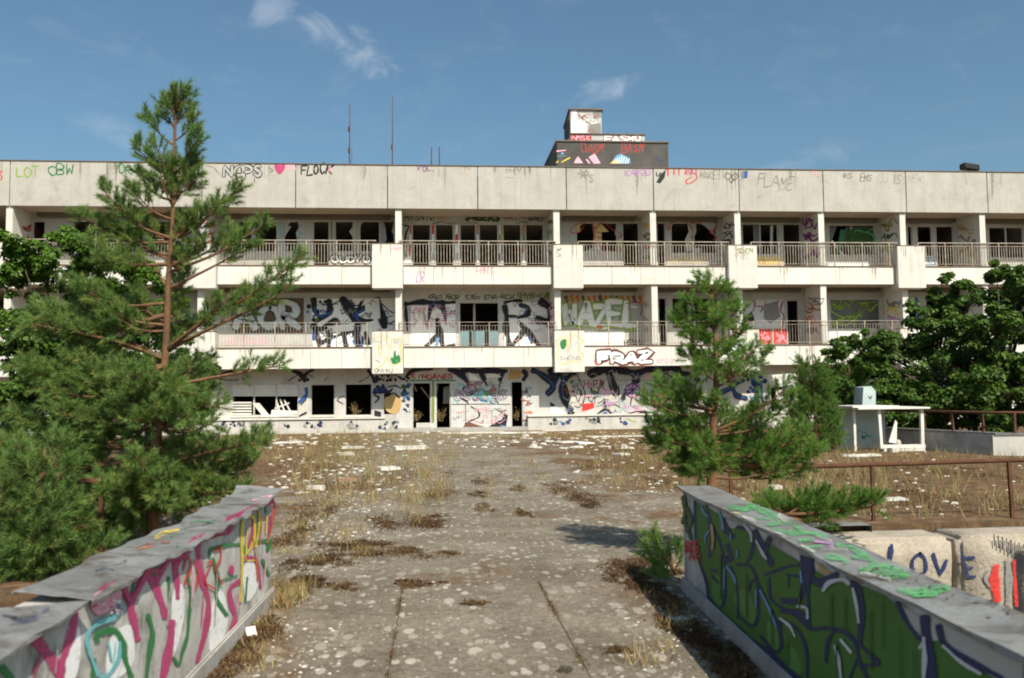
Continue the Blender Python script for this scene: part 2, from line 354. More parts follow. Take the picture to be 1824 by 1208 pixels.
# ------------------------------------------------------------------ the building
BX0, BX1 = -18.0, 28.8
B = empty('abandoned_building', (5,0,0), 'long three-storey white concrete block with empty balconies, broken windows and graffiti', 'building')
PZ0, PZ1 = 8.92, 10.66
parapet = {}
for i in range(-5, 8):
    x0, x1 = 3.6*i+.02, 3.6*(i+1)-.02
    parapet[i] = part('parapet_panel', M['parapet'], B, (x0,x1,-.02+R.uniform(0,.012),.18,PZ0,PZ1))
    part('coping', M['coping'], B, (x0-.018,x1+.018,-.05,.24,PZ1+.001,PZ1+.035))
part('roof_slab', M['soffit'], B, (BX0,BX1,.185,9,9.0,10.3))
part('ceiling_soffit', M['soffit'], B, (BX0,BX1,.181,1.75,8.93,8.999))
LV = {'u': (6.56,8.93), 'm': (3.34,5.90), 'g': (0.0,2.58)}
for z0, z1 in ((5.90,6.56),(2.58,3.34)):
    part('floor_slab', M['soffit'], B, (BX0,BX1,.06,9,z0,z1))
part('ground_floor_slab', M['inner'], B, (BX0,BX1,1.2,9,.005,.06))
def panels(z0, z1):
    out = {}
    for k in range(-3, 4):
        a, b = 7.2*k+.62, 7.2*(k+1)-.62
        n = 5; w = (b-a)/n
        for i in range(n):
            out[(k,i)] = part('fascia_panel', M['fascia'], B, (a+i*w+.006, a+(i+1)*w-.006, -.02+R.uniform(0,.01), .058, z0, z1))
        part('edge_strip', M['rustedge'], B, (a,b,-.045,.055,z1+.001,z1+.045))
        part('joint_backing', M['rustedge'], B, (a,b,.0585,.0595,z0+.01,z1-.01))
    return out
fasU, fasL = panels(5.88,6.60), panels(2.566,3.36)
boxU, boxL = {}, {}
for k in range(-2, 4):
    X = 7.2*k
    for dct, z0, z1 in ((boxU,5.69,7.45),(boxL,2.33,4.0)):
        dct[k] = part('balcony_box', M['white'], B, (X-.6,X+.6,-.24,.30,z0,z1), bevel=.012)
        part('box_coping', M['rustedge'], B, (X-.6,X+.6,-.25,.31,z1+.001,z1+.03))
FINS = [-14.55,-7.35,.30,6.665,10.65,14.2,17.78,21.32,24.85]
finU, finM = {}, {}
for k, X in enumerate(FINS):
    finU[k] = part('fin_wall', M['white'], B, (X,X+.25,.07,1.6,6.561,8.929))
    finM[k] = part('fin_wall', M['white'], B, (X,X+.25,.07,1.6,3.341,5.899))
    for z0, z1 in LV.values():
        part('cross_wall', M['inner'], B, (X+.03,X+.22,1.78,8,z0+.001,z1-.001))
# railings, one for each stretch between two boxes
def railing(a, b, z0, z1, thin=1.0):
    m = MB(); m.tube([(a,.02,z1),(b,.02,z1)], .024*thin, 6); m.tube([(a,.02,z1-.13),(b,.02,z1-.13)], .014*thin, 5); m.tube([(a,.02,z0+.06),(b,.02,z0+.06)], .012, 5)
    r = m.build('railing', M['rail'], B)
    m = MB(); n = int((b-a)/.118)
    for i in range(n+1):
        x = a+(b-a)*i/n+R.uniform(-.006,.006); w = .0105*thin
        if i % 10 == 0: m.box(x-.02,x+.02,.0,.04,z0-.05,z1)
        else: m.box(x-w,x+w,.01,.03,z0+.06,z1-.13)
    m.build('baluster', M['rail'], r, kind='stuff')
for k in range(-3, 4):
    a, b = 7.2*k+.45, 7.2*(k+1)-.45
    railing(a, b, 6.66, 7.62); railing(a, b, 3.42, 4.36, .5)

def wall_holes(name, mat, parent, x0, x1, z0, z1, y, th, holes):
    xs = sorted({x0,x1}|{min(max(v,x0),x1) for h in holes for v in h[:2]}); zs = sorted({z0,z1}|{min(max(v,z0),z1) for h in holes for v in h[2:4]})
    xs = [v for i, v in enumerate(xs) if i == 0 or v-xs[i-1] > 1e-4]; zs = [v for i, v in enumerate(zs) if i == 0 or v-zs[i-1] > 1e-4]
    def solid(i, j):
        if not (0 <= i < len(xs)-1 and 0 <= j < len(zs)-1): return False
        cx, cz = (xs[i]+xs[i+1])/2, (zs[j]+zs[j+1])/2
        return not any(h[0] < cx < h[1] and h[2] < cz < h[3] for h in holes)
    m = MB()
    for i in range(len(xs)-1):
        for j in range(len(zs)-1):
            if not solid(i,j): continue
            a,b,c,d = xs[i],xs[i+1],zs[j],zs[j+1]
            m.add([(a,y,c),(b,y,c),(b,y,d),(a,y,d)], [(0,1,2,3)]); m.add([(a,y+th,c),(b,y+th,c),(b,y+th,d),(a,y+th,d)], [(3,2,1,0)])
            if not solid(i-1,j): m.add([(a,y,c),(a,y+th,c),(a,y+th,d),(a,y,d)], [(3,2,1,0)])
            if not solid(i+1,j): m.add([(b,y,c),(b,y+th,c),(b,y+th,d),(b,y,d)], [(0,1,2,3)])
            if not solid(i,j-1): m.add([(a,y,c),(b,y,c),(b,y+th,c),(a,y+th,c)], [(3,2,1,0)])
            if not solid(i,j+1): m.add([(a,y,d),(b,y,d),(b,y+th,d),(a,y+th,d)], [(0,1,2,3)])
    return m.build(name, mat, parent)
def rect(h, Y):
    x0, x1, y0, y1 = h[:4]; xm, ym = (x0+x1)/2, (y0+y1)/2
    return [at(x0,ym,Y).x, at(x1,ym,Y).x, at(xm,y1,Y).z, at(xm,y0,Y).z]
FY, GY = 1.6, 1.0
bays = {}
def bay(lv, k, holes, mat='wall', Y=FY, lintel=True, x0=None, x1=None):
    z0, z1 = LV[lv]; z0 += .002; z1 -= .002
    x0 = FINS[k]+.252 if x0 is None else x0; x1 = (FINS[k+1]-.002 if k+1 < len(FINS) else BX1) if x1 is None else x1
    hs = []
    for h in holes:
        r = rect(h, Y); r[0] = max(r[0], x0+.04); r[1] = min(r[1], x1-.04)
        if h[4] == 'd': r[2] = z0+.03
        r[3] = min(r[3], z1-.05); r[2] = max(r[2], z0+.03)
        if r[1]-r[0] > .1: hs.append((*r, h[4]))
    w = wall_holes('facade_wall', M[mat], B, x0, x1, z0, z1, Y, .16, hs); bays[(lv,k)] = w
    for h in hs:
        a,b,c,d = h[:4]; f = .045
        if h[4] in 'wd':
            m = MB(); m.box(a,a+f,Y+.03,Y+.1,c,d); m.box(b-f,b,Y+.03,Y+.1,c,d); m.box(a+f,b-f,Y+.03,Y+.1,d-f,d)
            if h[4] == 'w': m.box(a+f,b-f,Y+.03,Y+.1,c,c+f)
            fr = m.build('window_frame' if h[4] == 'w' else 'door_frame', M['frame'], B)
            if h[4] == 'w':
                part('window_sill', M['white'], fr, (a-.03,b+.03,Y-.05,Y+.028,c-.035,c-.001))
                if b-a > 1.3:
                    n = 2 if b-a < 2.4 else 3
                    for q in range(1,n): part('mullion', M['frame'], fr, (a+(b-a)*q/n-.03,a+(b-a)*q/n+.03,Y+.035,Y+.095,c+f,d-f))
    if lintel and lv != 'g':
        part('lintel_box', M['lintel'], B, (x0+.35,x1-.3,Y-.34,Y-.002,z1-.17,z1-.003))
    return w
U0, U1, UD = 393, 449, 468
bay('u',0,[(40,80,U0,UD,'d'),(130,250,U0,U1,'w'),(262,300,U0,U1,'w')])
bay('u',1,[(416,449,U0,U1,'w'),(453,494,U0,U1,'w'),(505,534,U0,U1,'w'),(557,587,U0,UD,'d'),(596,630,U0,U1,'w'),(640,677,U0,U1,'w'),(682,703,U0,U1,'w')])
bay('u',2,[(733.5,767.5,398.5,469,'d'),(775,808.5,398.5,469,'d'),(819,848.5,398.5,469,'d'),(853,888,398.5,469,'d'),(895.5,929,398.5,469,'d'),(936,969,398.5,469,'d')], lintel=False)
bay('u',3,[(1026,1100,396,449,'w'),(1109,1139,396,468,'d')])
bay('u',4,[(1170,1186,396,468,'d'),(1195,1277,396,452,'w')])
bay('u',5,[(1322,1387,398,454,'w'),(1395,1427,398,471,'d')])
bay('u',6,[(1477,1559,400,455,'w')])
bay('u',7,[(1617,1626,402,457,'w'),(1634,1661,402,457,'w'),(1668,1700,402,472,'d')])
bay('u',8,[(1762,1824,404,460,'w'),(1838,1870,404,474,'d')])
bay('m',0,[(130,250,535,594,'w'),(40,80,535,617,'d')])
bay('m',1,[(420,470,531,592,'b'),(494,541,531,592,'b')])
bay('m',2,[(818,889,538,617,'d')], 'tiles', lintel=False)
bay('m',3,[], 'gwall')
bay('m',4,[(1173,1188,530,612,'d'),(1197,1228,530,586,'w'),(1236,1280,530,586,'w')])
bay('m',5,[(1322,1348,534,586,'b'),(1402,1424,534,612,'d')])
bay('m',6,[(1480,1566,534,585,'b')])
bay('m',7,[(1618,1640,534,590,'w'),(1650,1700,534,590,'w')])
bay('m',8,[(1765,1820,534,590,'w')])
bay('g',0,[(-40,60,690,742,'w')], 'gwall', GY, False, BX0, -7.0)
bay('g',1,[(412,532,684,741,'w'),(553,597,684,741,'w'),(614,663,683,741,'w'),(684,703,700,738,'b')], 'gwall', GY, False, -6.998, .3)
bay('g',2,[(734,768,681,752,'d'),(776,803,681,752,'d'),(910,932,679,751,'d')], 'tiles', GY, False, .302, 6.0)
bay('g',3,[], 'gwall', GY, False, 6.002, 13.6)
bay('g',5,[(1372,1396,676,742,'w'),(1420,1470,690,742,'w'),(1520,1600,690,742,'w')], 'gwall', GY, False, 13.602, BX1)
# plinth along the ground floor with a projecting ledge
for a, b in ((BX0,-.45+.3),(5.6,BX1)):
    part('plinth', M['gwall'], B, (a,b,.72,.998,.002,.56)); part('ledge', M['white'], B, (a,b,.66,.999,.561,.62))
part('door_step', M['conc'], B, (-.14,5.59,.72,.998,.002,.16))
# end walls, rear wall with three see-through windows in the middle storey
for X in (BX0, BX1):
    part('end_wall', M['gwall'], B, (X-.2,X-.001,.3,9,0,10.3))
hb = []
for x0, x1 in ((818,836),(840,864),(872,892)):
    hb.append((*rect((x0,x1,588,619), 8.1)[:4], 'w'))
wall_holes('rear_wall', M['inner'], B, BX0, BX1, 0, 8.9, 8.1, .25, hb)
# broken window contents
def board(pts, Y, mat, name, parent=B, th=.02):
    return MB().prism([at(x,y,Y) for x,y in pts], (0,1,0), th).build(name, mat, parent)
def zz(pts, reg): return [(reg[0]+x*reg[2], reg[1]+y*reg[2]) for x,y in pts]
Z2=(340,270,.22346); Z3=(680,270,.22346); Z4=(980,270,.22346); Z5=(1280,270,.3063); Z6=(380,500,.24); Z7=(690,500,.24); Z8=(980,500,.2401)
ZA=(0,840,.3046); ZB=(1180,840,.3531); ZR=(940,170,.16447); ZL=(1440,860,.2881)
SP=(.66,.67,.68)
M['glass_white'] = surf('whitewashed_pane', (.55,.56,.57), (.42,.43,.44), 4, .35, 30, .1)
M['glass_grey'] = surf('dusty_pane', (.13,.13,.13), (.08,.08,.085), 3, .25, 30, .1)
def shards(reg, lst, mat='glass_white', Y=FY+.075):
    for q in lst: board(zz(q,reg), Y, M[mat], 'broken_pane', th=.008)
shards(Z2, [[(742,548),(800,548),(775,590),(800,600),(760,660),(742,700)],[(868,548),(868,795),(840,790),(850,720),(838,650),(860,600),(850,560)],
            [(742,740),(775,760),(760,798),(742,798)],[(1148,548),(1180,548),(1150,575),(1130,600),(1148,640)],[(1298,560),(1300,700),(1270,650),(1262,640),(1290,600)],
            [(1345,548),(1380,548),(1350,600)],[(1532,548),(1550,600),(1560,700),(1545,730),(1530,720)],[(1632,548),(1632,690),(1600,640),(1610,590)]])
shards(Z2, [[(1150,545),(1240,545),(1180,570)],[(600,545),(680,545),(690,600)]], 'glass_grey')
shards(Z4, [[(210,560),(270,562),(235,600),(245,640),(210,650)],[(335,562),(400,570),(470,640),(410,640),(415,800),(340,805),(350,700)],[(530,562),(545,562),(545,800),(520,800),(540,690),(515,660)],
            [(260,800),(310,780),(380,740),(430,800)],[(1090,560),(1160,562),(1165,640),(1140,700),(1150,790),(1080,800),(1075,700),(1105,640)],
            [(1200,575),(1318,570),(1300,640),(1328,700),(1280,640),(1240,600)],[(1150,770),(1200,770),(1200,815),(1140,812)],[(960,560),(990,560),(965,600)]])
shards(Z5, [[(640,440),(690,430),(650,540),(640,600)],[(740,440),(900,440),(900,520),(860,600),(760,600),(720,520)],[(200,420),(240,420),(235,600),(205,600)]], 'glass_grey')
shards(Z5, [[(130,600),(210,540),(240,590),(230,602),(130,602)],[(300,430),(318,430),(312,600),(300,600)]])
shards(Z3, [[(380,580),(392,580),(392,700),(385,660)],[(545,570),(575,572),(575,620)]], 'glass_white')
for x0, x1, y0, y1 in ((843,847,540,617),(819,888,588,590),(866,872,590,617),(836,841,590,617)):
    r = rect((x0,x1,y0,y1), 2.2); part('inner_frame', M['inner'] if x0 > 860 or x0 == 836 else M['frame'], B, (r[0],r[1],2.2,2.26,r[2],r[3]))
# boards closing middle-storey windows
for x0,x1,y0,y1,mt in ((419,471,530,593,'boarded'),(493,542,530,593,'boarded'),(1321,1349,533,587,'gwall'),(1478,1568,533,586,'glass_grey')):
    board([(x0,y1),(x1,y1),(x1,y0),(x0,y0)], FY+.05, M[mt], 'window_board', th=.03)
# slats and hanging sheet in the smashed ground-floor window
board([(412,706),(537,706),(537,684),(412,684)], GY+.04, M['white_wood'], 'hanging_sheet')
for a, b in (((492,712),(500,740)),((499,711),(509,739)),((506,712),(520,738)),((489,728),(515,718))):
    m = MB(); m.bar(at(*a,GY+.1), at(*b,GY+.05), .06, .02, Vector((0,1,0))); m.build('slat', M['white_wood'], B)
board([(449,718),(462,718),(480,740),(470,744)], GY+.02, M['white_wood'], 'loose_board'); board([(484,730),(532,732),(530,742),(482,741)], GY+.03, M['white_wood'], 'loose_board')
for q in range(5):
    board([(414,716+q*5),(448,716+q*5),(448,719+q*5),(414,719+q*5)], GY+.06, M['white_wood'], 'louvre_slat')
# rooftop stair house with lift tower
RY = 6.0
a, b = at(992,252,RY), at(1190,257,RY)
ph = part('stair_house', M['dark'], B, (a.x,b.x,RY,RY+5,10.301,a.z))
part('roof_edge', M['coping'], ph, (a.x-.05,b.x+.05,RY-.06,RY+5.05,a.z+.001,a.z+.06))
a2, b2 = at(1016,239,RY+.8), at(1148,242,RY+.8)
up2 = part('upper_storey', M['wall'], B, (a2.x,b2.x,RY+.8,RY+4,a.z+.061,a2.z)); part('roof_edge', M['coping'], up2, (a2.x-.04,b2.x+.04,RY+.74,RY+4.05,a2.z+.001,a2.z+.05))
a3, b3 = at(1016,196,RY+.8), at(1071,196,RY+.8); m = MB(); zb = a2.z+.051; zt = a3.z
m.add([(a3.x,RY+.8,zb),(b3.x,RY+.8,zb),(b3.x,RY+2.6,zb),(a3.x,RY+2.6,zb),(a3.x,RY+.8,zt),(b3.x,RY+.8,zt),(b3.x,RY+2.6,zt-.35),(a3.x,RY+2.6,zt-.35)], [(3,2,1,0),(4,5,6,7),(0,1,5,4),(1,2,6,5),(2,3,7,6),(3,0,4,7)])
tower = m.build('lift_tower', M['wall'], B)
part('dark_side_sheet', M['dark'], tower, (a3.x-.05,a3.x-.004,RY+.805,RY+2.6,zb,zt-.36))  # thin dark sheet covering only the left side of the tower
m = MB(); m.add([(a3.x-.1,RY+.7,zt+.005),(b3.x+.08,RY+.7,zt+.005),(b3.x+.08,RY+2.7,zt-.365),(a3.x-.1,RY+2.7,zt-.365),(a3.x-.1,RY+.7,zt+.06),(b3.x+.08,RY+.7,zt+.06),(b3.x+.08,RY+2.7,zt-.31),(a3.x-.1,RY+2.7,zt-.31)],
      [(3,2,1,0),(4,5,6,7),(0,1,5,4),(1,2,6,5),(2,3,7,6),(3,0,4,7)]); m.build('tower_roof', M['coping'], tower)

# ------------------------------------------------------------------ graffiti: thin layers of paint lying on the walls
def catmull(pts, closed=False, n=6):
    if len(pts) < 3: return [Vector(p) for p in pts]
    P = [Vector(p) for p in pts]; out = []; L = len(P)
    for i in range(L if closed else L-1):
        p0 = P[(i-1) % L] if closed or i > 0 else P[0]*2-P[1]; p1 = P[i % L]; p2 = P[(i+1) % L]
        p3 = P[(i+2) % L] if closed or i+2 < L else P[-1]*2-P[-2]
        for k in range(n):
            t = k/n; out.append(.5*((2*p1)+(p2-p0)*t+(2*p0-5*p1+4*p2-p3)*t*t+(3*p1-p0-3*p2+p3)*t**3))
    if not closed: out.append(P[-1])
    return out
FONT = {
'A':[[(0,0),(.45,1),(.55,1),(1,0)],[(.2,.38),(.8,.38)]],'B':[[(0,0),(0,1),(.7,.95),(.75,.6),(.1,.53),(.85,.45),(.85,.08),(0,0)]],'C':[[(1,.85),(.6,1),(.1,.8),(.05,.3),(.5,0),(1,.15)]],
'D':[[(0,0),(0,1),(.7,.85),(.95,.5),(.7,.12),(0,0)]],'E':[[(1,1),(0,1),(0,0),(1,0)],[(0,.5),(.8,.52)]],'F':[[(1,1),(0,1),(0,0)],[(0,.5),(.8,.52)]],'G':[[(1,.85),(.5,1),(.05,.6),(.2,.08),(.7,0),(1,.2),(1,.45),(.6,.45)]],
'H':[[(0,0),(0,1)],[(1,0),(1,1)],[(0,.5),(1,.52)]],'I':[[(.5,0),(.5,1)]],'J':[[(.9,1),(.9,.25),(.5,0),(.1,.2)]],'K':[[(0,0),(0,1)],[(.95,1),(.05,.45),(1,0)]],'L':[[(0,1),(0,0),(.9,0)]],
'M':[[(0,0),(.05,1),(.5,.35),(.95,1),(1,0)]],'N':[[(0,0),(0,1),(1,0),(1,1)]],'O':[[(.5,1),(.08,.75),(.05,.25),(.5,0),(.95,.25),(.92,.75),(.5,1)]],'P':[[(0,0),(0,1),(.8,.9),(.85,.55),(0,.45)]],
'R':[[(0,0),(0,1),(.8,.92),(.8,.55),(.05,.48),(1,0)]],'S':[[(.95,.85),(.5,1),(.08,.75),(.5,.52),(.92,.25),(.5,0),(.02,.15)]],'T':[[(0,1),(1,1)],[(.5,1),(.5,0)]],'U':[[(0,1),(.05,.25),(.5,0),(.95,.25),(1,1)]],
'V':[[(0,1),(.45,0),(1,1)]],'W':[[(0,1),(.2,0),(.5,.7),(.8,0),(1,1)]],'X':[[(0,0),(1,1)],[(0,1),(1,0)]],'Y':[[(0,1),(.5,.5),(1,1)],[(.5,.5),(.4,0)]],'Z':[[(0,1),(1,1),(0,0),(1,0)]],
'3':[[(.05,.9),(.6,1),(.85,.75),(.4,.52),(.9,.3),(.5,0),(0,.12)]],'4':[[(.7,0),(.7,1),(0,.35),(1,.35)]],'8':[[(.5,.5),(.1,.75),(.5,1),(.9,.75),(.5,.5),(.05,.25),(.5,0),(.95,.25),(.5,.5)]],'-':[[(0,.5),(1,.5)]],'.':[[(.4,.05),(.55,.0)]]}
CURVED = set('BCDGJOPRSU38')
class Paint:
    def __init__(s, plane, val, reg, parent, wear=.25, base=.003):
        s.pl, s.val, s.reg, s.par, s.wear, s.k, s.m, s.base = plane, val, reg, parent, wear, 0, {}, base; s.c = {}; s.gain = 1.0
        s.nrm = {'Y': Vector((0,-1,0)), 'X+': Vector((1,0,0)), 'X-': Vector((-1,0,0)), 'Z': Vector((0,0,1))}[plane]
    def p(s, x, y):
        r = s.reg; x, y = r[0]+x*r[2], r[1]+y*r[2]
        return {'Y': lambda: at(x,y,s.val), 'X+': lambda: onx(x,y,s.val), 'X-': lambda: onx(x,y,s.val), 'Z': lambda: s.onsheet(x,y)}[s.pl]()
    def onsheet(s, x, y):
        z = .8
        for _ in range(4): g = gnd(x,y,z); z = s.val(g.x,g.y)
        sh = s.val.k*(g.y+28); g.x = min(max(g.x,s.val.x0+sh+.004),s.val.x1+sh-.004); g.z = s.val(g.x,g.y); return g
    def mb(s, col):
        if col not in s.m: s.m[col] = MB(); s.c[col] = []
        return s.m[col]
    def stroke(s, col, pts, w, sm=True, closed=False, taper=False):
        P = [Vector((q[0],q[1],0)) for q in pts]
        if sm: P = catmull(P, closed)
        else:                     # split long straight runs so the paint can follow uneven sheets
            Q = []
            for a_, b_ in zip(P, P[1:]+([P[0]] if closed else [])):
                Q += [a_.lerp(b_, k/4) for k in range(4)]
            P = Q+([] if closed else [P[-1]])
        if closed: P = P+[P[0], P[1]]
        off = s.nrm*(s.base+s.k*.00013); s.k += 1
        L = []; n = len(P); wm = w/2*s.gain; ph_ = R.uniform(0,6.3)
        for i in range(n):
            d = (P[min(i+1,n-1)]-P[max(i-1,0)])
            if d.length < 1e-7: d = Vector((1,0,0))
            d.normalize(); a = Vector((-d.y,d.x,0)); ww = wm
            if taper: ww *= max(.12, min(1, 1.6*(1-i/(n-1))))
            ww *= R.uniform(.92,1.08)*(.86+.2*math.sin(ph_+i*.55)+(.0 if closed else .16*math.sin(math.pi*i/(n-1)))); L.append([P[i]+a*ww*1.3, P[i]+a*ww*.5, P[i]-a*ww*.5, P[i]-a*ww*1.3])
        if not closed:            # blunt ends
            for e, d in ((0, P[0]-P[1]), (n-1, P[-1]-P[-2])):
                d = d.normalized()*wm*.6; L[e] = [v+d*(1 if k in (1,2) else .2) for k, v in enumerate(L[e])]
        vs = [s.p(v.x,v.y)+off for q in L for v in q]
        s.mb(col).add(vs, [(4*i+k,4*i+k+1,4*i+k+5,4*i+k+4) for i in range(n-1) for k in range(3)]); s.c[col] += [0,1,1,0]*n; return s
    def poly(s, col, pts, sm=False):
        P = [s.p(*q) for q in pts]; P = catmull(P, True, 4) if sm else P
        off = s.nrm*(s.base+s.k*.00013); s.k += 1
        s.mb(col).add([v+off for v in P], [tuple(range(len(P)))]); s.c[col] += [1]*len(P); return s
    def dot(s, col, x, y, r, ry=None):
        ry = ry or r
        return s.poly(col, [(x+r*math.cos(a*.628),y+ry*math.sin(a*.628)) for a in range(10)])
    def text(s, txt, x0, y0, x1, y1, col, w, jit=.085, slant=0.0, drop=0.0):
        n = len(txt); cw = (x1-x0)/n
        for i, ch in enumerate(txt):
            if ch not in FONT: continue
            ox = x0+i*cw; sx = cw*R.uniform(.68,.95); dy = R.uniform(-.09,.09)*(y1-y0)+drop*i; hh = (y1-y0)*R.uniform(.82,1.12); slant_ = slant+R.uniform(-.12,.16)
            for st in FONT[ch]:
                q = [(ox+sx*(u+R.uniform(-jit,jit))+slant_*v*hh, y1-dy*0+drop*i-hh*(v+R.uniform(-jit,jit)*.7)+dy) for u,v in st]
                s.stroke(col, q, w, sm=ch in CURVED)
        return s
    def bubble(s, txt, x0, y0, x1, y1, fill, line, wf, wo, back=None, wb=0):
        st0 = R.getstate()
        lay = ([(back, wb)] if back else [])+[(line, wo),(fill, wf)]
        for c, w in lay:
            R.setstate(st0); s.text(txt, x0, y0, x1, y1, c, w, .05)
        return s
    def scrawl(s, x0, y0, x1, y1, n, cols, w, size):
        for _ in range(n):
            x, y = R.uniform(x0,x1), R.uniform(y0,y1); k = R.randint(4,7); sx = size*R.uniform(.5,1.2)
            s.stroke(R.choice(cols), [(x+sx*(q/k-.5)*1.4+R.uniform(-.2,.2)*sx, y+R.uniform(-.5,.5)*size*.7) for q in range(k)], w*R.uniform(.7,1.4))
        return s
    def done(s, name='graffiti'):
        al = MB(); mi = []
        for j, (col, m) in enumerate(s.m.items()): al.add(m.v, m.f); mi += [j]*len(m.f)
        if not mi: return
        o = al.build(name, None, s.par, kind='stuff')
        for col in s.m: o.data.materials.append(paint(PC[col], s.wear))
        o.data.polygons.foreach_set('material_index', mi)
        ca = o.data.attributes.new('core', 'FLOAT', 'POINT'); ca.data.foreach_set('value', [float(v) for col in s.m for v in s.c[col]])
        bm = bmesh.new(); bm.from_mesh(o.data); bmesh.ops.triangulate(bm, faces=[f for f in bm.faces if len(f.verts) > 4]); bm.to_mesh(o.data); bm.free(); return o
ID = (0,0,1)
def P_par(i, wear=.35): return Paint('Y', -.02, ID, parapet[i], wear)
p = P_par(-5,.5); p.text('S',-2,307,6,322,'red',2.2).done()
p = P_par(-4,.55); p.text('LOT',29,296,72,315,'lime',2.4); p.text('OBW',86,294,134,312,'green',2.6); p.done()
p = P_par(-3,.5); p.text('YORA',202,293,246,310,'green',2.2); p.stroke('black',[(346,300),(342,312),(352,318),(346,328)],1.6); p.done()
p = P_par(-2,.35); p.bubble('NOPS',399,297,470,314,'lgrey','black',4.4,8.0); p.stroke('black',[(431,318),(431,324)],1.2,False); p.stroke('black',[(453,318),(454,325)],1.2,False)
p.stroke('brown',[(368,296),(380,298),(386,305),(392,312)],1); p.poly('pink',[(498,311),(490,302),(489,295),(494,291),(499,295),(504,291),(508,295),(506,303)],True); p.stroke('black',[(480,299),(486,304),(481,307)],1.2); p.text('BEA',509,292,527,302,'lpink',1.6); p.done()
p = P_par(-1,.3); p.text('FLOCK',536,293,592,311,'black',3.0,slant=.12); p.text('A',584,296,592,306,'lpink',1.2); p.done()
p = P_par(0,.5); p.text('POC.',745,294,776,305,'purple',1.6); p.text('ITY',815,298,842,304,'tan',1); p.done()
p = P_par(1,.55); p.text('-H',899,298,916,308,'grey',1.5); p.text('M',917,295,937,311,'grey',2.2); p.stroke('grey',[(901,316),(915,317)],1.1); p.done()
p = P_par(2,.55); p.text('JAPS',1028,299,1058,312,'grey',1.7,drop=2); p.text('KAFZU',1113,301,1161,313,'violet',1.9); p.done()
p = P_par(3,.3); p.text('LO',1169,307,1181,314,'black',2.2); p.poly('black',[(1176,312),(1186,302),(1184,316),(1176,327),(1169,325)]); p.text('TITTI',1186,300,1236,312,'red',2.4); p.text('VOKS',1222,302,1242,311,'pink',1.4)
p.stroke('red',[(1238,308),(1241,318),(1226,328),(1222,322),(1232,315)],2); p.text('WAKE',1246,305,1279,318,'grey',1.4); p.stroke('black',[(1303,313),(1296,308),(1291,314),(1297,320),(1304,313),(1311,309),(1314,316),(1307,320),(1303,314)],1.3); p.stroke('black',[(1299,321),(1302,326),(1306,321)],1.2); p.done()
p = P_par(4,.3); p.poly('blue',[(1321,306),(1332,304),(1331,317),(1321,318)]); p.text('FLAME',1349,306,1414,328,'grey',1.7,drop=1.5,slant=.1); p.text('PL',1448,306,1462,314,'lpink',1); p.done()
p = P_par(5,.6); p.text('RS',1503,308,1519,317,'grey',2); p.text('EMS',1532,311,1553,324,'grey',1.8); p.text('OU',1563,310,1584,326,'lgrey',1.8); p.text('IS',1590,311,1604,326,'grey',1.6); p.done()
p = P_par(6,.65); p.text('HEW',1618,310,1642,324,'lgrey',1.5); p.stroke('grey',[(1719,310),(1722,330)],.9,False); p.done()
# upper storey
w = bays[('u',2)]; p = Paint('Y',FY,Z3,w,.3)
p.text('MASNIR',180,500,430,550,'black',7); p.stroke('orange',[(445,500),(520,495),(522,545),(450,550)],6,False,True); p.text('W',460,510,515,540,'red',5); p.text('Y',535,505,580,550,'teal',4)
p.bubble('34BERS',668,492,945,550,'dgreen','black',9,20); p.text('NARSIA',960,500,1150,548,'purple',6); p.text('LOVE',1200,495,1300,520,'black',4); p.text('NAMEP',1165,525,1300,555,'black',6)
p.stroke('black',[(410,575),(480,562),(540,578),(590,566)],5); p.stroke('black',[(650,575),(740,570),(770,580)],4); p.stroke('black',[(1075,575),(1120,562),(1170,570)],6)
for x0, x1, cs in ((218,240,('orange','white','red','white')),(396,420,('red','white','white','lgrey')),(580,616,('white','red','white','lgrey')),(757,772,('orange','white','white','white')),(932,950,('white','grey','white','black')),(950,966,('lime','yellow','olive','lgrey')),(1118,1142,('orange','olive','red','white'))):
    n = len(cs)
    for q, c in enumerate(cs): p.stroke(c,[((x0+x1)/2,590+q*300/n),((x0+x1)/2+R.uniform(-4,4),590+(q+1)*300/n-6)],(x1-x0)*.72)
p.stroke('black',[(180,590),(215,600),(195,650),(180,760),(190,850)],14); p.stroke('orange',[(215,690),(210,760),(235,840)],10); p.poly('white',[(180,890),(185,850),(215,830),(235,870),(238,895)])
for q in range(6): p.stroke('black',[(1320+R.uniform(-5,8),640+q*35),(1335,650+q*35)],5,False)
p.done()
p = Paint('Y',FY,Z2,bays[('u',1)],.25); p.bubble('OUOVO',1125,832,1435,880,'white','black',13,36)
for q in range(8): p.stroke('teal' if q%2 else 'silver',[(870+R.uniform(-5,5),560+q*28),(884,580+q*28)],9,False)
p.stroke('teal',[(708,560),(716,640),(710,760)],12); p.stroke('olive',[(1120,560),(1125,790)],14); p.stroke('tan',[(1325,560),(1322,790)],12); p.done()
p = Paint('Y',FY,Z4,bays[('u',3)],.15); p.stroke('red',[(160,640),(175,605),(265,560),(270,590),(235,640),(200,650),(165,645)],7); p.stroke('red',[(330,560),(360,610),(420,570),(520,640)],7); p.stroke('red',[(545,640),(568,670),(540,690)],9); p.stroke('cream',[(558,700),(555,790)],22); p.stroke('red',[(545,740),(570,810)],7); p.done()
gp = lambda reg, par, Y=FY+.072: Paint('Y',Y,reg,par,.1)
p = gp(Z4,bays[('u',3)]); p.poly('cream',[(212,565),(266,565),(234,600),(243,636),(212,646)]); p.poly('cream',[(337,568),(400,574),(465,638),(408,644),(412,720),(352,720),(352,690)])
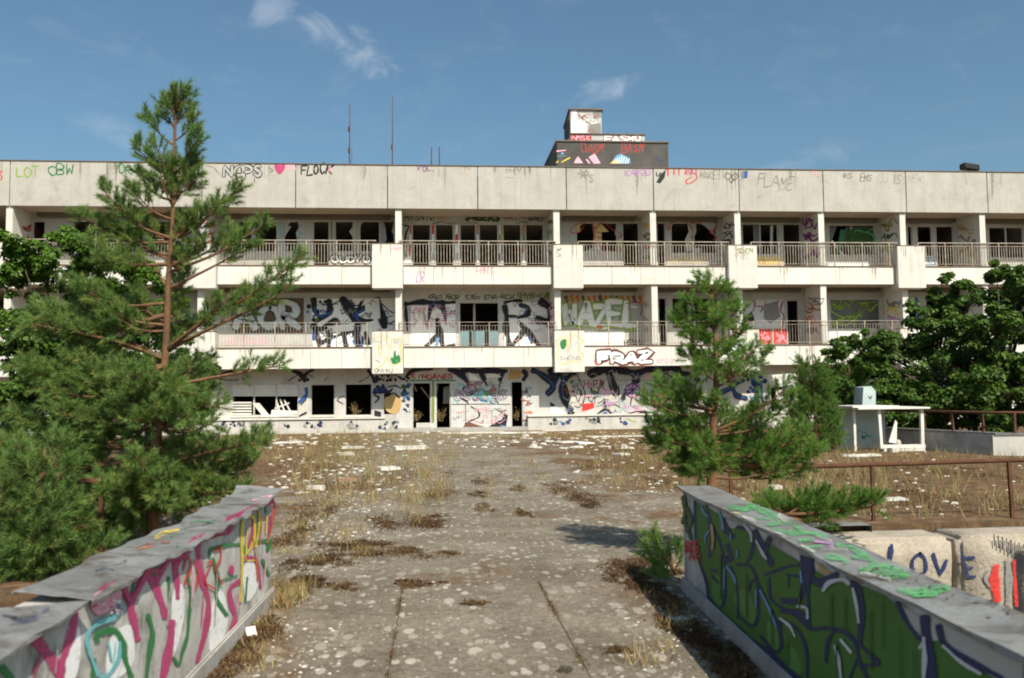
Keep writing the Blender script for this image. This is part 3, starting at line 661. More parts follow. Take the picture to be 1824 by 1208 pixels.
p.stroke('red',[(337,568),(352,640),(345,700),(345,800)],8); p.stroke('red',[(360,640),(408,650)],8); p.stroke('red',[(350,680),(412,690)],10); p.stroke('red',[(350,740),(380,720),(430,795)],10); p.poly('white',[(350,800),(355,745),(380,730),(410,800)]); p.done()
p = gp(Z4,bays[('u',4)]); p.stroke('red',[(1095,565),(1120,600),(1140,650),(1120,710),(1135,800)],12); p.stroke('red',[(1150,690),(1120,720),(1150,760)],8); p.stroke('cream',[(1120,700),(1130,770)],14); p.done()
p = Paint('Y',FY,Z4,bays[('u',4)],.15); p.stroke('red',[(930,590),(945,630),(960,570)],8); p.stroke('red',[(960,568),(1060,555),(1100,575)],6); p.stroke('red',[(1120,570),(1230,560),(1325,568),(1318,620),(1270,640),(1328,680),(1300,705)],9); p.text('DONNADEZZY',945,835,1275,885,'cream',7); p.done()
p = Paint('Y',FY,Z5,bays[('u',5)],.3); p.text('OASDU',150,372,260,392,'black',5); p.text('SALNA',265,368,355,392,'black',9); p.poly('cream',[(220,612),(365,610),(365,660),(220,660)]); p.text('VA',225,620,270,655,'tan',6); p.done()
p = Paint('Y',FY,Z5,bays[('u',6)],.3); p.stroke('green',[(720,460),(700,580)],24); p.stroke('dgreen',[(780,460),(760,600)],30); p.stroke('mint',[(860,470),(905,500),(880,590)],14); p.poly('white',[(640,648),(885,650),(885,668),(640,665)]); p.done()
p = gp(Z5,bays[('u',6)]); p.poly('dgreen',[(745,445),(895,445),(890,520),(860,590),(770,590),(730,520)]); p.stroke('mint',[(760,520),(800,460),(850,470),(895,450)],10); p.stroke('white',[(660,520),(690,560),(720,595)],14); p.done()
p = Paint('Y',FY,Z5,bays[('u',7)],.3); p.poly('sky',[(1180,618),(1262,616),(1262,662),(1180,662)]); p.text('BUS',1190,622,1255,655,'white',7); p.done()
# fin walls carry tags on the side seen from the yard
def fin_tags(dct, k, side, cols, x, y0, y1, n):
    X = FINS[k]+(.25 if side == 'X+' else 0); p = Paint(side, X, ID, dct[k], .3)
    for q in range(n):
        yy = y0+(y1-y0)*(q+.5)/n; h = (y1-y0)/n*.75
        p.scrawl(x[0]+2, yy-h/3, x[1]-2, yy+h/3, 3, [cols[q%len(cols)]], max(1.2,h*.16), (x[1]-x[0])*.8)
    p.done()
fin_tags(finU,0,'X+',['dred','orange'],(48,80),395,440,2); fin_tags(finU,1,'X+',['red','dred'],(368,386),392,440,3)
fin_tags(finU,2,'X+',['brown'],(717,722),395,440,3); fin_tags(finU,3,'X-',['olive','lime','dgreen'],(976,986),385,460,4); fin_tags(finU,4,'X-',['yellow','olive','red','lime'],(1146,1157),395,465,4)
fin_tags(finU,5,'X-',['black'],(1291,1309),395,440,3); fin_tags(finU,6,'X-',['purple'],(1432,1457),385,465,3); fin_tags(finU,7,'X-',['olive','dgreen','lime'],(1572,1600),390,450,3); fin_tags(finU,8,'X-',['tan','grey'],(1710,1740),400,460,3)
fin_tags(finM,3,'X-',['purple','violet'],(976,986),535,610,4); fin_tags(finM,6,'X-',['grey','dred','orange'],(1436,1460),525,600,4); fin_tags(finM,7,'X-',['grey','yellow','violet'],(1574,1602),530,600,4); fin_tags(finM,4,'X-',['lgrey'],(1146,1156),535,600,3); fin_tags(finM,2,'X+',['lpink'],(717,721),535,600,3)
# balcony fascias and boxes
p = Paint('Y',-.02,Z3,fasU[(0,0)],.4); p.text('LR',278,945,345,1035,'violet',7); p.done()
p = Paint('Y',-.02,Z3,fasU[(0,2)],.5); p.text('HBM',752,925,860,970,'lpink',6); p.done()
p = Paint('Y',-.24,Z3,boxU[0],.5); p.text('PBM',82,762,160,790,'lpink',5); p.done()
p = Paint('Y',-.24,Z4,boxU[1],.4); p.stroke('black',[(50,770),(75,790),(85,770)],4); p.stroke('black',[(90,770),(50,800),(85,830),(50,835)],4); p.done()
p = Paint('Y',-.24,Z5,boxU[2],.45); p.text('SDEN',105,560,205,590,'olive',5); p.text('YUS',95,590,180,625,'lgrey',4); p.done()
p = Paint('Y',-.24,Z6,boxL[0],.2); p.stroke('yellow',[(1185,430),(1260,405),(1320,510),(1325,430),(1400,430),(1388,500),(1402,600),(1330,635),(1285,570),(1255,630),(1190,660)],6,False); p.stroke('yellow',[(1228,480),(1228,560),(1250,520)],5,False,True)
p.poly('green',[(1340,530),(1352,522),(1358,560),(1378,550),(1388,600),(1335,620),(1315,575),(1335,570)],True); p.stroke('mint',[(1360,590),(1365,610)],10); p.text('ONISU',1195,655,1335,680,'black',4); p.stroke('green',[(1190,445),(1240,462)],4); p.stroke('green',[(1205,590),(1235,605)],4); p.stroke('black',[(1335,445),(1375,440)],3); p.stroke('black',[(1338,460),(1376,460)],3); p.done()
p = Paint('Y',-.24,Z7,boxL[1],.2); p.stroke('yellow',[(1255,445),(1330,410),(1340,530),(1350,430),(1390,400),(1455,450),(1420,480),(1425,530),(1455,545),(1445,610),(1380,595),(1290,625),(1250,550),(1275,530)],6,False,True)
p.poly('green',[(1285,450),(1325,435),(1325,490),(1300,512),(1285,490)],True); p.stroke('teal',[(1360,500),(1415,455)],4); p.text('SHENS',1280,560,1440,590,'grey',3.5); p.text('ANEL',1280,650,1385,672,'lgrey',3); p.done()
for i, (a, b) in enumerate((('F',0),('R',1),('A',2),('Z',3))): pass
p = Paint('Y',-.02,Z8,fasL[(1,1)],.1); p.bubble('FRAZ',360,535,750,605,'white','black',34,52,'dred',66); p.text('TA',320,600,350,625,'red',3); p.text('SEFEKS',785,580,925,610,'lpink',4); p.done()
p = Paint('Y',-.24,(1294,590,.3),boxL[2],.3); p.bubble('SOK',15,60,160,150,'white','green',16,26); p.done()
# middle storey
p = Paint('Y',FY,Z6,bays[('m',1)],.12,.004)
p.poly('white',[(725,135),(1350,130),(1350,488),(740,488)]); p.gain = 1.5
for st, w in (([(745,140),(760,230),(850,205),(835,160)],34),([(860,150),(850,240),(760,300)],34),([(870,240),(880,210)],26),([(735,330),(800,360),(900,300),(930,310)],30),([(750,350),(790,470)],30),([(960,140),(1010,210),(1060,320),(1050,390)],48),([(1020,240),(1130,200)],38),([(1100,160),(1080,200)],22),([(1215,140),(1250,250),(1270,340)],40),([(1060,260),(1110,300),(1175,290)],24),([(860,380),(870,480)],36),([(780,480),(860,430),(960,400),(1050,360)],20),([(970,380),(985,480)],30),([(1060,400),(1075,480)],32),([(1130,390),(1150,470)],30)):
    p.stroke('black', st, w)
for st, w in (([(755,200),(765,260),(830,240)],12),([(800,270),(880,230)],12),([(1040,260),(1120,215)],14),([(1065,270),(1080,310)],16),([(900,430),(880,480)],20),([(920,410),(945,470)],16),([(1020,400),(1050,470)],12),([(1110,420),(1100,485)],14),([(745,390),(745,440)],14)): p.stroke('blue', st, w)
for st in ([(860,190),(940,150),(1000,150)],[(1010,190),(1080,180),(1120,140)],[(1130,160),(1180,190),(1240,210)],[(1250,170),(1300,220),(1340,240)],[(1270,280),(1330,260)],[(770,350),(830,410),(860,420)],[(950,330),(1000,290)],[(1260,300),(1300,320),(1345,300)]): p.stroke('black', st, 6)
p.poly('white',[(1125,135),(1230,130),(1240,280),(1130,285)]); p.poly('silver',[(770,170),(848,165),(835,245),(790,255)]); p.poly('white',[(850,340),(1050,310),(1040,370),(870,390)]); p.poly('white',[(880,440),(950,410),(965,490),(870,490)]); p.poly('white',[(990,410),(1025,390),(1040,440),(1000,470)])
for x, y, r, c in ((708,192,18,'black'),(700,232,10,'blue'),(745,290,16,'black'),(770,290,12,'olive'),(745,265,10,'black')): p.dot(c,x,y,r)
p.text('HESERSK',100,420,420,470,'lpink',3); p.scrawl(760,150,1340,470,26,['black','navy','grey'],4,70); p.done()
p = Paint('Y',FY+.047,Z6,bays[('m',1)],.12)
p.done()
p = Paint('Y',FY-.01,Z6,bays[('m',1)],.1); p.poly('boarded_c',[(160,130),(668,130),(668,388),(160,388)]); p.bubble('AOR',170,175,690,345,'silver','dgreen',52,76); p.done()
p = Paint('Y',FY,Z7,bays[('m',2)],.12,.004)
p.poly('white',[(175,160),(505,160),(505,484),(175,484)]); p.poly('white',[(870,160),(1225,160),(1225,484),(870,484)])
p.text('KRED',305,108,410,135,'black',6); p.text('YBOR',425,105,540,138,'dgreen',7); p.text('STEN',580,105,690,138,'black',6); p.text('ENA-ROX',720,105,945,138,'dgreen',6.5); p.text('SHYN-VAN',962,90,1225,138,'olive',10)
p.gain = 1.55; p.stroke('black',[(135,175),(250,160),(330,165)],26); p.stroke('black',[(330,160),(315,230),(305,310)],26,taper=True); p.stroke('black',[(400,160),(420,230),(435,320)],34,taper=True); p.stroke('blue',[(330,200),(355,170),(390,200)],20); p.stroke('navy',[(320,215),(345,185)],14); p.stroke('black',[(355,160),(440,165),(500,160)],16); p.stroke('black',[(135,160),(140,260),(150,370)],14)
p.stroke('black',[(370,290),(385,380),(410,480)],30); p.stroke('black',[(372,400),(330,450),(290,485)],24); p.stroke('sky',[(375,430),(365,480)],16); p.poly('black',[(420,485),(500,462),(505,485)])
p.gain = 1.0; p.text('CRIMSON',200,195,285,225,'lpink',4); p.text('LYA',200,232,285,290,'tan',5); p.text('EM',430,205,505,250,'purple',6); p.text('SHERO',360,245,500,275,'lpink',4); p.stroke('pink',[(290,310),(300,360)],8); p.text('OBLA',380,290,505,320,'lpink',4); p.text('NIR',265,300,330,330,'pink',4)
p.gain = 1.5; p.stroke('black',[(870,190),(885,270),(880,350),(895,420),(905,480)],28); p.stroke('black',[(868,165),(930,150),(1000,150)],14); p.stroke('black',[(985,180),(1045,200),(1040,250),(970,275)],22); p.stroke('blue',[(990,195),(1030,210),(1020,245)],9); p.stroke('black',[(900,262),(960,265)],12)
p.stroke('black',[(975,310),(1050,390),(1125,480)],26); p.stroke('black',[(1010,390),(960,440),(925,485)],24); p.stroke('navy',[(1000,360),(960,430)],7); p.stroke('black',[(1140,155),(1200,200),(1220,270),(1190,300),(1110,290)],40); p.stroke('black',[(1150,310),(1225,360)],20); p.stroke('silver',[(1200,200),(1215,260)],8); p.stroke('blue',[(1050,420),(1070,460)],14); p.stroke('sky',[(1080,440),(1060,455)],8)
p.gain = 1.0; p.stroke('black',[(1040,262),(1070,230),(1105,262),(1070,298)],4,True,True); p.dot('black',1058,258,5); p.dot('black',1088,258,5); p.stroke('black',[(1055,276),(1072,284),(1092,274)],3); p.text('PARTY',1050,300,1115,325,'violet',3.5); p.text('SOUL',885,250,960,278,'black',4); p.scrawl(180,180,500,340,26,['lpink','violet','tan','purple'],3.5,50); p.scrawl(880,160,1200,460,14,['grey','lpink','navy'],3.5,50)
p.done()
p = Paint('Y',FY,Z8,bays[('m',3)],.12,.004)
p.poly('lgrey',[(85,120),(700,105),(690,350),(640,370),(90,350)]); p.poly('white',[(95,370),(550,375),(550,480),(95,478)])
for q in range(14): p.poly('orange' if q%3 else 'brown',[(100+q*42,118),(125+q*42,100+R.uniform(-8,12)),(140+q*42,150+R.uniform(-10,20)),(118+q*42,165)])
p.bubble('WAZEL',105,160,665,330,'white','lime',44,68); p.stroke('lime',[(90,345),(180,330),(300,350),(420,340),(560,355),(660,370)],9); p.stroke('lime',[(95,180),(140,130),(200,140)],9); p.stroke('dred',[(560,170),(640,160),(680,190),(670,260)],8); p.stroke('white',[(600,190),(640,200)],14)
p.text('LO',255,410,310,445,'lgrey',4); p.text('HEWS',550,435,680,480,'black',7); p.dot('orange',370,345,26,16); p.stroke('lime',[(560,375),(650,375)],20); p.done()
p = Paint('Y',FY,Z5,bays[('m',5)],.15,.004)
p.poly('silver',[(140,865),(380,860),(385,1030),(140,1020)])
for pts in ([(145,900),(170,880),(210,875),(200,930)],[(215,900),(255,905),(245,935)],[(270,870),(290,920),(320,900),(350,870)],[(375,870),(360,920),(380,960),(370,1025)],[(180,940),(160,980),(215,985)]): p.stroke('dred',pts,8)
p.poly('grey',[(262,890),(340,870),(360,960),(300,1000),(262,970)]); p.poly('black',[(190,925),(205,960),(210,985),(165,980)]); p.poly('red',[(232,1035),(310,1030),(310,1118),(232,1118)]); p.poly('red',[(322,1030),(396,1030),(396,1118),(322,1118)]); p.scrawl(250,1050,290,1100,5,['lpink'],5,40); p.scrawl(340,1050,380,1100,5,['lpink'],5,40); p.done()
p = Paint('Y',FY+.04,Z5,bays[('m',6)],.15)
for y0 in (880,930,985): p.scrawl(690,y0-15,910,y0+15,6,['lime','lime','olive'],8,110)
p.done()
p = Paint('Y',FY,Z5,bays[('m',6)],.2); p.poly('white',[(645,1040),(835,1040),(830,1118),(645,1118)]); p.done()
p = Paint('Y',FY,Z5,bays[('m',7)],.2); p.stroke('blue',[(1150,850),(1155,970)],16); p.stroke('sky',[(1160,860),(1150,960)],6); p.done()
# ground storey: the big black and blue tentacles running round the wall
p = Paint('Y',GY,Z6,bays[('g',1)],.15,.004)
def tent(pts, w, inner=True):
    p.stroke('black', pts, w)
    if inner: p.stroke('navy', pts[:-1] if len(pts) > 2 else pts, w*.4)
tent([(20,720),(90,690),(170,660)],26,False); p.stroke('black',[(40,730),(120,740),(190,735)],7); tent([(560,662),(640,690),(680,745)],34); tent([(740,662),(690,690),(670,740)],26); p.stroke('black',[(640,690),(570,735),(550,750)],7); p.stroke('black',[(700,690),(740,720)],7); p.stroke('black',[(600,680),(560,668)],8)
p.stroke('black',[(830,750),(835,725),(855,722)],5); tent([(1150,665),(1185,720),(1200,755)],26); p.stroke('black',[(1180,690),(1120,735),(1080,752)],7); p.dot('black',640,740,12); p.dot('navy',700,735,14)
for q in range(26): p.dot(R.choice(('black','navy','navy','black')),1205+R.uniform(0,250),705+R.uniform(0,45),R.uniform(6,15))
tent([(1240,705),(1330,700),(1400,720)],8,False)
for q in range(24): p.dot(R.choice(('navy','navy','black','blue')),1195+R.uniform(0,90),775+R.uniform(0,60),R.uniform(7,18))
tent([(1195,835),(1300,825),(1330,800)],16); p.stroke('black',[(1195,850),(1230,870),(1200,905)],14); p.poly('black',[(1195,960),(1245,975),(1245,1010),(1195,1005)]); p.poly('tan',[(1270,880),(1330,840),(1390,870),(1385,960),(1340,990),(1280,960)],True); p.stroke('black',[(1290,860),(1340,835),(1380,870)],12); p.stroke('navy',[(1290,790),(1350,780),(1390,800)],12)
for q in range(20): p.dot(R.choice(('navy','dgreen','blue')),1405+R.uniform(0,55),770+R.uniform(0,130),R.uniform(8,20))
for q in range(10): p.dot('navy',1410+R.uniform(0,50),910+R.uniform(0,70),R.uniform(4,9))
p.stroke('black',[(968,855),(920,885),(965,915)],7); p.stroke('blue',[(640,900),(690,850),(690,800)],26); p.stroke('black',[(650,920),(690,880)],12); p.stroke('black',[(640,1005),(690,980)],16); p.done()
p = Paint('Y',.72,Z6,bays[('g',1)],.25,.004)
for x, n in ((700,10),(790,10),(1030,14),(1270,10),(1340,10),(520,6),(60,8),(150,5)):
    for q in range(n): p.dot(R.choice(('navy','grey','black','navy','lgrey','grey')),x+R.uniform(-38,38),1068+R.uniform(-22,28),R.uniform(5,15))
p.text('MAR',180,1050,240,1085,'black',5); p.text('SOLIDA',270,1050,440,1090,'grey',6); p.done()
p = Paint('Y',GY,Z7,bays[('g',2)],.15,.004)
def tent(pts, w, inner=True, c='navy'):
    p.stroke('black', pts, w*1.4)
    if inner: p.stroke(c, pts, w*.4)
tent([(150,700),(200,665),(330,655)],22,False); p.text('KINGANGS',180,690,490,728,'red',8); p.text('SINGANGS',175,694,500,736,'dgreen',3.5); p.poly('green',[(165,738),(510,738),(510,746),(165,746)])
tent([(460,660),(540,690),(590,745)],34); tent([(560,655),(660,670),(760,668),(880,672)],32); tent([(690,680),(720,735)],24); tent([(860,680),(835,740)],22); p.stroke('tan',[(310,670),(400,650)],6,False)
p.poly('white',[(600,680),(650,700),(690,740),(610,740)]); p.poly('white',[(740,690),(800,690),(850,715),(735,720)]); p.poly('tan',[(910,660),(1000,675),(985,730),(895,735)])
tent([(1010,670),(1030,700),(1010,735)],26); tent([(1080,665),(1130,690),(1200,740),(1230,790),(1190,840)],34,True,'blue')
p.stroke('black',[(590,745),(600,790),(560,800)],18); p.stroke('black',[(720,740),(740,780)],16); p.stroke('black',[(840,740),(830,790)],14)
p.bubble('OSCOES',500,810,890,880,'lgrey','purple',12,22); p.stroke('teal',[(680,860),(715,900),(770,870),(750,825)],12); p.stroke('blue',[(690,885),(740,895)],16); p.stroke('red',[(590,770),(640,775),(660,790)],9); p.dot('teal',690,840,28); p.dot('mint',740,835,22); p.stroke('black',[(540,870),(585,895),(600,910)],10); p.stroke('black',[(760,900),(790,915)],9)
p.stroke('black',[(470,918),(690,916),(912,918)],5); p.stroke('black',[(620,935),(670,965),(680,1010),(620,1040),(575,1065)],10); p.stroke('black',[(580,920),(580,1080)],4); p.stroke('black',[(775,960),(775,1080)],3); p.stroke('black',[(800,950),(850,975),(880,960)],8); p.text('RORE',660,940,770,975,'lpink',4)
p.poly('brown',[(550,1098),(600,1045),(650,1065),(740,1092),(730,1102)]); p.poly('black',[(740,1095),(800,1050),(850,1030),(870,980),(895,1000),(880,1085),(800,1100)]); p.poly('grey',[(690,1050),(715,1030),(715,1060)]); p.stroke('blue',[(600,1085),(625,1090)],10); p.stroke('sky',[(840,1075),(870,1080)],8)
p.stroke('olive',[(340,752),(340,1050)],16,False)
p.stroke('green',[(490,770),(495,800)],5); p.scrawl(500,760,880,900,46,['purple','grey','teal','dred','black','navy'],4.5,60); p.scrawl(490,930,890,1060,16,['lgrey','lpink','grey'],4,60); p.scrawl(1020,760,1060,1050,14,['dred','orange','navy','grey','teal'],5,40); p.done()
# door surround and the wall further right
p = Paint('Y',GY,Z8,bays[('g',3)],.12,.004)
def tent(pts, w, inner=True, c='navy'):
    p.stroke('black', pts, w*1.55)
    if inner: p.stroke(c, pts, w*.5)
tent([(0,680),(90,650),(200,655)],40); tent([(60,660),(100,720),(90,800),(110,900),(150,960)],34,True,'blue'); tent([(120,740),(150,700),(220,672)],20,False); tent([(300,700),(340,665),(440,655),(520,665)],40); tent([(430,670),(460,760),(490,840)],40,False); tent([(520,665),(610,690),(640,750)],36); tent([(640,700),(690,670),(780,650),(860,648),(940,652),(960,720)],36); tent([(980,690),(1060,700),(1100,740)],24,False)
p.stroke('black',[(200,700),(230,770),(260,840),(240,920)],9); p.dot('black',160,752,12); p.dot('black',172,825,12,14); p.stroke('black',[(205,800),(230,815),(225,850)],10); p.stroke('black',[(180,930),(215,940),(230,920)],8); p.poly('cream',[(120,760),(140,755),(150,850),(125,850)])
p.stroke('blue',[(0,800),(40,760),(60,720)],26); p.stroke('sky',[(10,830),(50,790)],12); p.poly('silver',[(0,910),(90,960),(130,990),(0,990)]); p.poly('black',[(140,960),(185,975),(170,1000),(120,1000)])
p.poly('red',[(240,915),(325,905),(325,945),(280,960),(235,970)]); p.text('MIRA',250,745,400,800,'dred',9); p.stroke('black',[(305,800),(335,780),(360,810),(335,840)],9,True,True); p.dot('yellow',335,812,12); p.stroke('black',[(330,845),(332,910)],7); p.stroke('black',[(370,790),(395,755)],7); p.stroke('black',[(375,755),(398,752),(392,780)],5)
p.stroke('lpink',[(380,800),(440,830),(470,800)],6); p.stroke('teal',[(400,850),(470,835)],6); p.text('NORA',370,800,480,850,'lpink',4)
p.stroke('purple',[(610,760),(565,790),(560,830),(600,865),(645,850),(665,800),(610,760)],14,True); p.dot('violet',612,810,38,34); p.stroke('black',[(612,750),(608,880)],7); p.stroke('black',[(545,812),(690,806)],7); p.stroke('black',[(565,770),(660,855)],6); p.stroke('black',[(660,770),(565,855)],6); p.stroke('black',[(605,860),(595,920)],9); p.stroke('black',[(530,880),(550,840)],18)
p.text('DU',670,790,715,850,'dred',7); p.text('SO',690,690,770,720,'lpink',5); p.text('S3',840,665,880,695,'black',7); p.text('REPO',795,830,915,860,'red',7); p.text('WASH',800,865,910,895,'red',6); p.poly('black',[(755,800),(800,725),(800,800)]); p.poly('navy',[(765,800),(790,760),(795,795)])
p.text('NIMAL',545,925,690,960,'violet',5); p.text('SLAZER',560,960,720,985,'lpink',4); p.stroke('black',[(430,930),(480,920),(520,940)],6); p.stroke('black',[(350,990),(410,955),(450,985)],16); p.poly('blue',[(370,998),(410,970),(440,998)]); p.stroke('black',[(560,995),(650,970),(740,980)],10); p.stroke('black',[(150,740),(500,738),(960,735)],3); p.stroke('black',[(512,740),(512,900)],3); p.stroke('black',[(400,880),(410,940),(440,960)],22,taper=True)
p.scrawl(120,760,1000,980,60,['grey','purple','lgrey','black','dred','navy','lpink','teal'],4.5,70); p.scrawl(40,680,960,720,16,['grey','navy','lgrey'],5,60); p.stroke('black',[(1120,860),(1170,880),(1190,920)],18); tent([(1270,830),(1330,800),(1370,760),(1430,740)],30,True,'blue'); tent([(1340,770),(1380,850),(1440,870)],24,True,'blue'); p.done()
p = Paint('Y',GY-.012,Z8,bays[('g',3)],.12,.004)
p.poly('black',[(0,660),(120,655),(70,700),(40,760),(10,740)]); p.poly('navy',[(10,700),(60,680),(40,740)]); p.poly('black',[(95,800),(120,760),(150,860),(130,960),(100,900)]); p.poly('black',[(290,655),(420,660),(380,700),(320,720)]); p.poly('grey',[(420,700),(440,690),(500,830),(490,880)]); p.poly('black',[(440,690),(470,700),(500,800),(490,850),(460,790)])
p.poly('black',[(590,665),(660,660),(680,690),(650,740),(625,740)]); p.poly('navy',[(610,680),(645,675),(640,720)]); p.poly('black',[(900,650),(960,655),(960,720),(930,700)]); p.poly('black',[(0,900),(40,925),(20,935),(0,930)]); p.poly('black',[(530,850),(560,830),(560,880),(530,900)]); p.poly('black',[(640,990),(700,960),(750,985),(740,998),(650,998)])
p.scrawl(420,900,520,920,4,['violet'],5,60); p.stroke('grey',[(700,900),(760,870),(800,900)],8); p.stroke('black',[(820,930),(880,960),(960,950)],12); p.stroke('black',[(960,700),(1000,760),(1060,770)],10)
p.done()
p = Paint('Y',GY,Z8,bays[('g',5)],.2,.004); p.stroke('navy',[(1440,700),(1500,720),(1530,800),(1520,900)],40); p.stroke('blue',[(1560,740),(1575,900)],22); p.stroke('sky',[(1480,860),(1530,890)],18)
for q in range(20): p.dot(R.choice(('black','navy','blue')),1440+R.uniform(0,160),690+R.uniform(0,200),R.uniform(8,22))
p.done()
p = Paint('Y',.72,Z8,bays[('g',3)],.3,.004)
for x in (15,110,290,350,540,760):
    for q in range(7): p.dot(R.choice(('navy','black','blue','grey')),x+R.uniform(-30,40),1040+R.uniform(-20,24),R.uniform(5,16))
p.stroke('teal',[(60,1040),(100,1050)],6); p.stroke('lime',[(560,1020),(640,1050)],6); p.stroke('sky',[(680,1040),(760,1030)],8); p.stroke('tan',[(870,1030),(940,1020)],6); p.done()
# rooftop paint
p = Paint('Y',RY,ZR,ph,.3,.006); p.text('BASM',590,515,830,620,'red',7); p.text('BASM',1020,525,1265,620,'red',7); p.poly('lpink',[(660,670),(725,630),(790,738),(715,740)]); p.poly('lpink',[(500,735),(515,700),(545,660),(600,735)]); p.poly('lpink',[(625,690),(650,695),(680,738),(660,738)])
p.poly('sky',[(905,740),(930,690),(960,650),(1010,630),(1060,660),(1105,680),(1115,740)])
for q in range(7): p.stroke('white',[(935+q*24,738),(950+q*24,655+abs(q-3)*12)],9,False)
p.poly('cream',[(890,740),(930,705),(1010,735)]); p.stroke('yellow',[(310,730),(330,712)],10,False); p.stroke('yellow',[(365,725),(458,675)],12,False); p.stroke('lpink',[(315,605),(410,595)],14,False); p.stroke('sky',[(365,630),(385,630)],20,False); p.stroke('blue',[(1375,660),(1450,720)],7,False); p.stroke('blue',[(1430,690),(1480,715)],6,False); p.stroke('teal',[(320,660),(410,655)],5,False); p.done()
p = Paint('Y',RY+.8,ZR,up2,.2,.006); p.poly('dred',[(465,425),(690,425),(690,488),(465,488)]); p.text('NMSK',480,430,690,485,'lpink',9); p.bubble('FASMO',840,440,1240,498,'white','dred',20,34); p.done()
p = Paint('Y',RY+.8,ZR,tower,.2,.006); p.poly('white',[(470,165),(525,160),(540,260),(640,300),(630,405),(470,405)]); p.poly('grey',[(650,395),(665,320),(790,300),(795,405),(680,408)]); p.poly('grey',[(700,180),(790,170),(795,240),(720,250)])
for q in range(26):
    x, y = 540+R.uniform(0,230), 190+R.uniform(0,120); p.stroke(R.choice(('white','grey','lgrey','white','dred')),[(x,y),(x+R.uniform(-40,40),y+R.uniform(-30,30)),(x+R.uniform(-60,60),y+R.uniform(-20,40))],9)
p.stroke('lpink',[(480,170),(475,230)],14); p.stroke('dred',[(660,395),(690,370),(720,395)],8); p.done()

# rust runs and dark drip stains on the white concrete bands
def proj(P):
    d = Vector(P)-CAM; z = d.dot(FW); return IW/2+FPX*d.dot(RT)/z, IH/2-FPX*d.dot(UP)/z
def runs(parent_of, Y, ztop, length, xs, cols, wear, w=(.8,2.2)):
    for X in xs:
        par = parent_of(X)
        if par is None: continue
        p = Paint('Y', Y, ID, par, wear, .002)
        for _ in range(R.randint(1,3)):
            x, y = proj((X+R.uniform(-.25,.25),Y,ztop)); L = length*R.uniform(.25,1.0)*45
            p.stroke(R.choice(cols), [(x,y+.6),(x+R.uniform(-.4,.4),y+L*.5),(x+R.uniform(-.6,.6),y+L)], R.uniform(*w), taper=True)
        p.done('stain')
PC['runrust'] = (.40,.29,.19); PC['rungrey'] = (.36,.335,.29); PC['rundark'] = (.24,.215,.18)
fu = lambda dct: (lambda X: dct.get((int(X//7.2), min(4,max(0,int(((X-7.2*(X//7.2))-.62)//1.192))))) if .7 < X-7.2*(X//7.2) < 6.5 else None)
runs(fu(fasU), -.022, 6.60, .6, [R.uniform(-8,25) for _ in range(26)], ['runrust','rungrey','runrust'], .65)
runs(fu(fasL), -.022, 3.36, .65, [R.uniform(-8,25) for _ in range(26)], ['runrust','rungrey','runrust'], .65)
runs(lambda X: parapet.get(int(X//3.6)), -.022, 10.66, 1.2, [R.uniform(-17,28) for _ in range(26)], ['rungrey','rungrey','rundark'], .85, (1.0,5.5))
for dct, zt in ((boxU,7.45),(boxL,4.0)):
    runs(lambda X: dct.get(round(X/7.2)), -.242, zt, .9, [7.2*k+R.uniform(-.45,.45) for k in range(-1,4) for _ in range(2)], ['rungrey','runrust'], .65, (.8,2.6))

# ------------------------------------------------------------------ rooftop things
def mast(px, ptop, Y, r, label, cat='mast', kink=None):
    a = at(px, ptop, Y); m = MB(); z0 = 10.3
    pts = [(a.x, Y, z0), (a.x+.02, Y, (z0+a.z)/2), (a.x+.03, Y, a.z)]
    o = empty('antenna_mast', (a.x,Y,z0), label, cat)
    m.tube(pts, [r, r*.85, r*.6], 7); m.build('pole', M['rust'], o, True)
    MB().box(a.x-.09,a.x+.09,Y-.09,Y+.09,z0,z0+.03).build('base_plate', M['rust'], o)
    if kink:
        for k in kink:
            b = at(px, k, Y); MB().tube([(a.x,Y,b.z-.12),(a.x,Y,b.z+.12)], r*1.7, 7).build('clamp', M['rust'], o)
    return o
mast(622,185,6.0,.032,'tall thin rusty mast on the roof, left of the two tall ones',kink=(230,268))
mast(625.5,262,6.2,.018,'short thin rod beside the foot of the left tall roof mast')
mast(698,172,6.0,.028,'tallest thin mast on the flat roof, right of the two tall ones',kink=(262,))
mast(767.5,262,5.0,.042,'left one of two short rusty pipes sticking up from the roof','pipe')
mast(781.5,262,5.0,.04,'right one of two short rusty pipes sticking up from the roof','pipe')
a, b = at(1715,307,.05), at(1742,296,.05)
fl = empty('floodlight', (a.x,.1,10.7), 'black floodlight box perched on the parapet edge at the far right', 'floodlight')
m = MB(); m.box(a.x,b.x,-.1,.3,10.78,11.03); m.v = [(x,y,z-.10*(x-a.x)/(b.x-a.x)+.03) for x,y,z in m.v]; m.build('housing', M['black'], fl, bevel=.03)
MB().box(a.x+.25,a.x+.32,.05,.12,10.69,10.8).build('bracket', M['black'], fl)

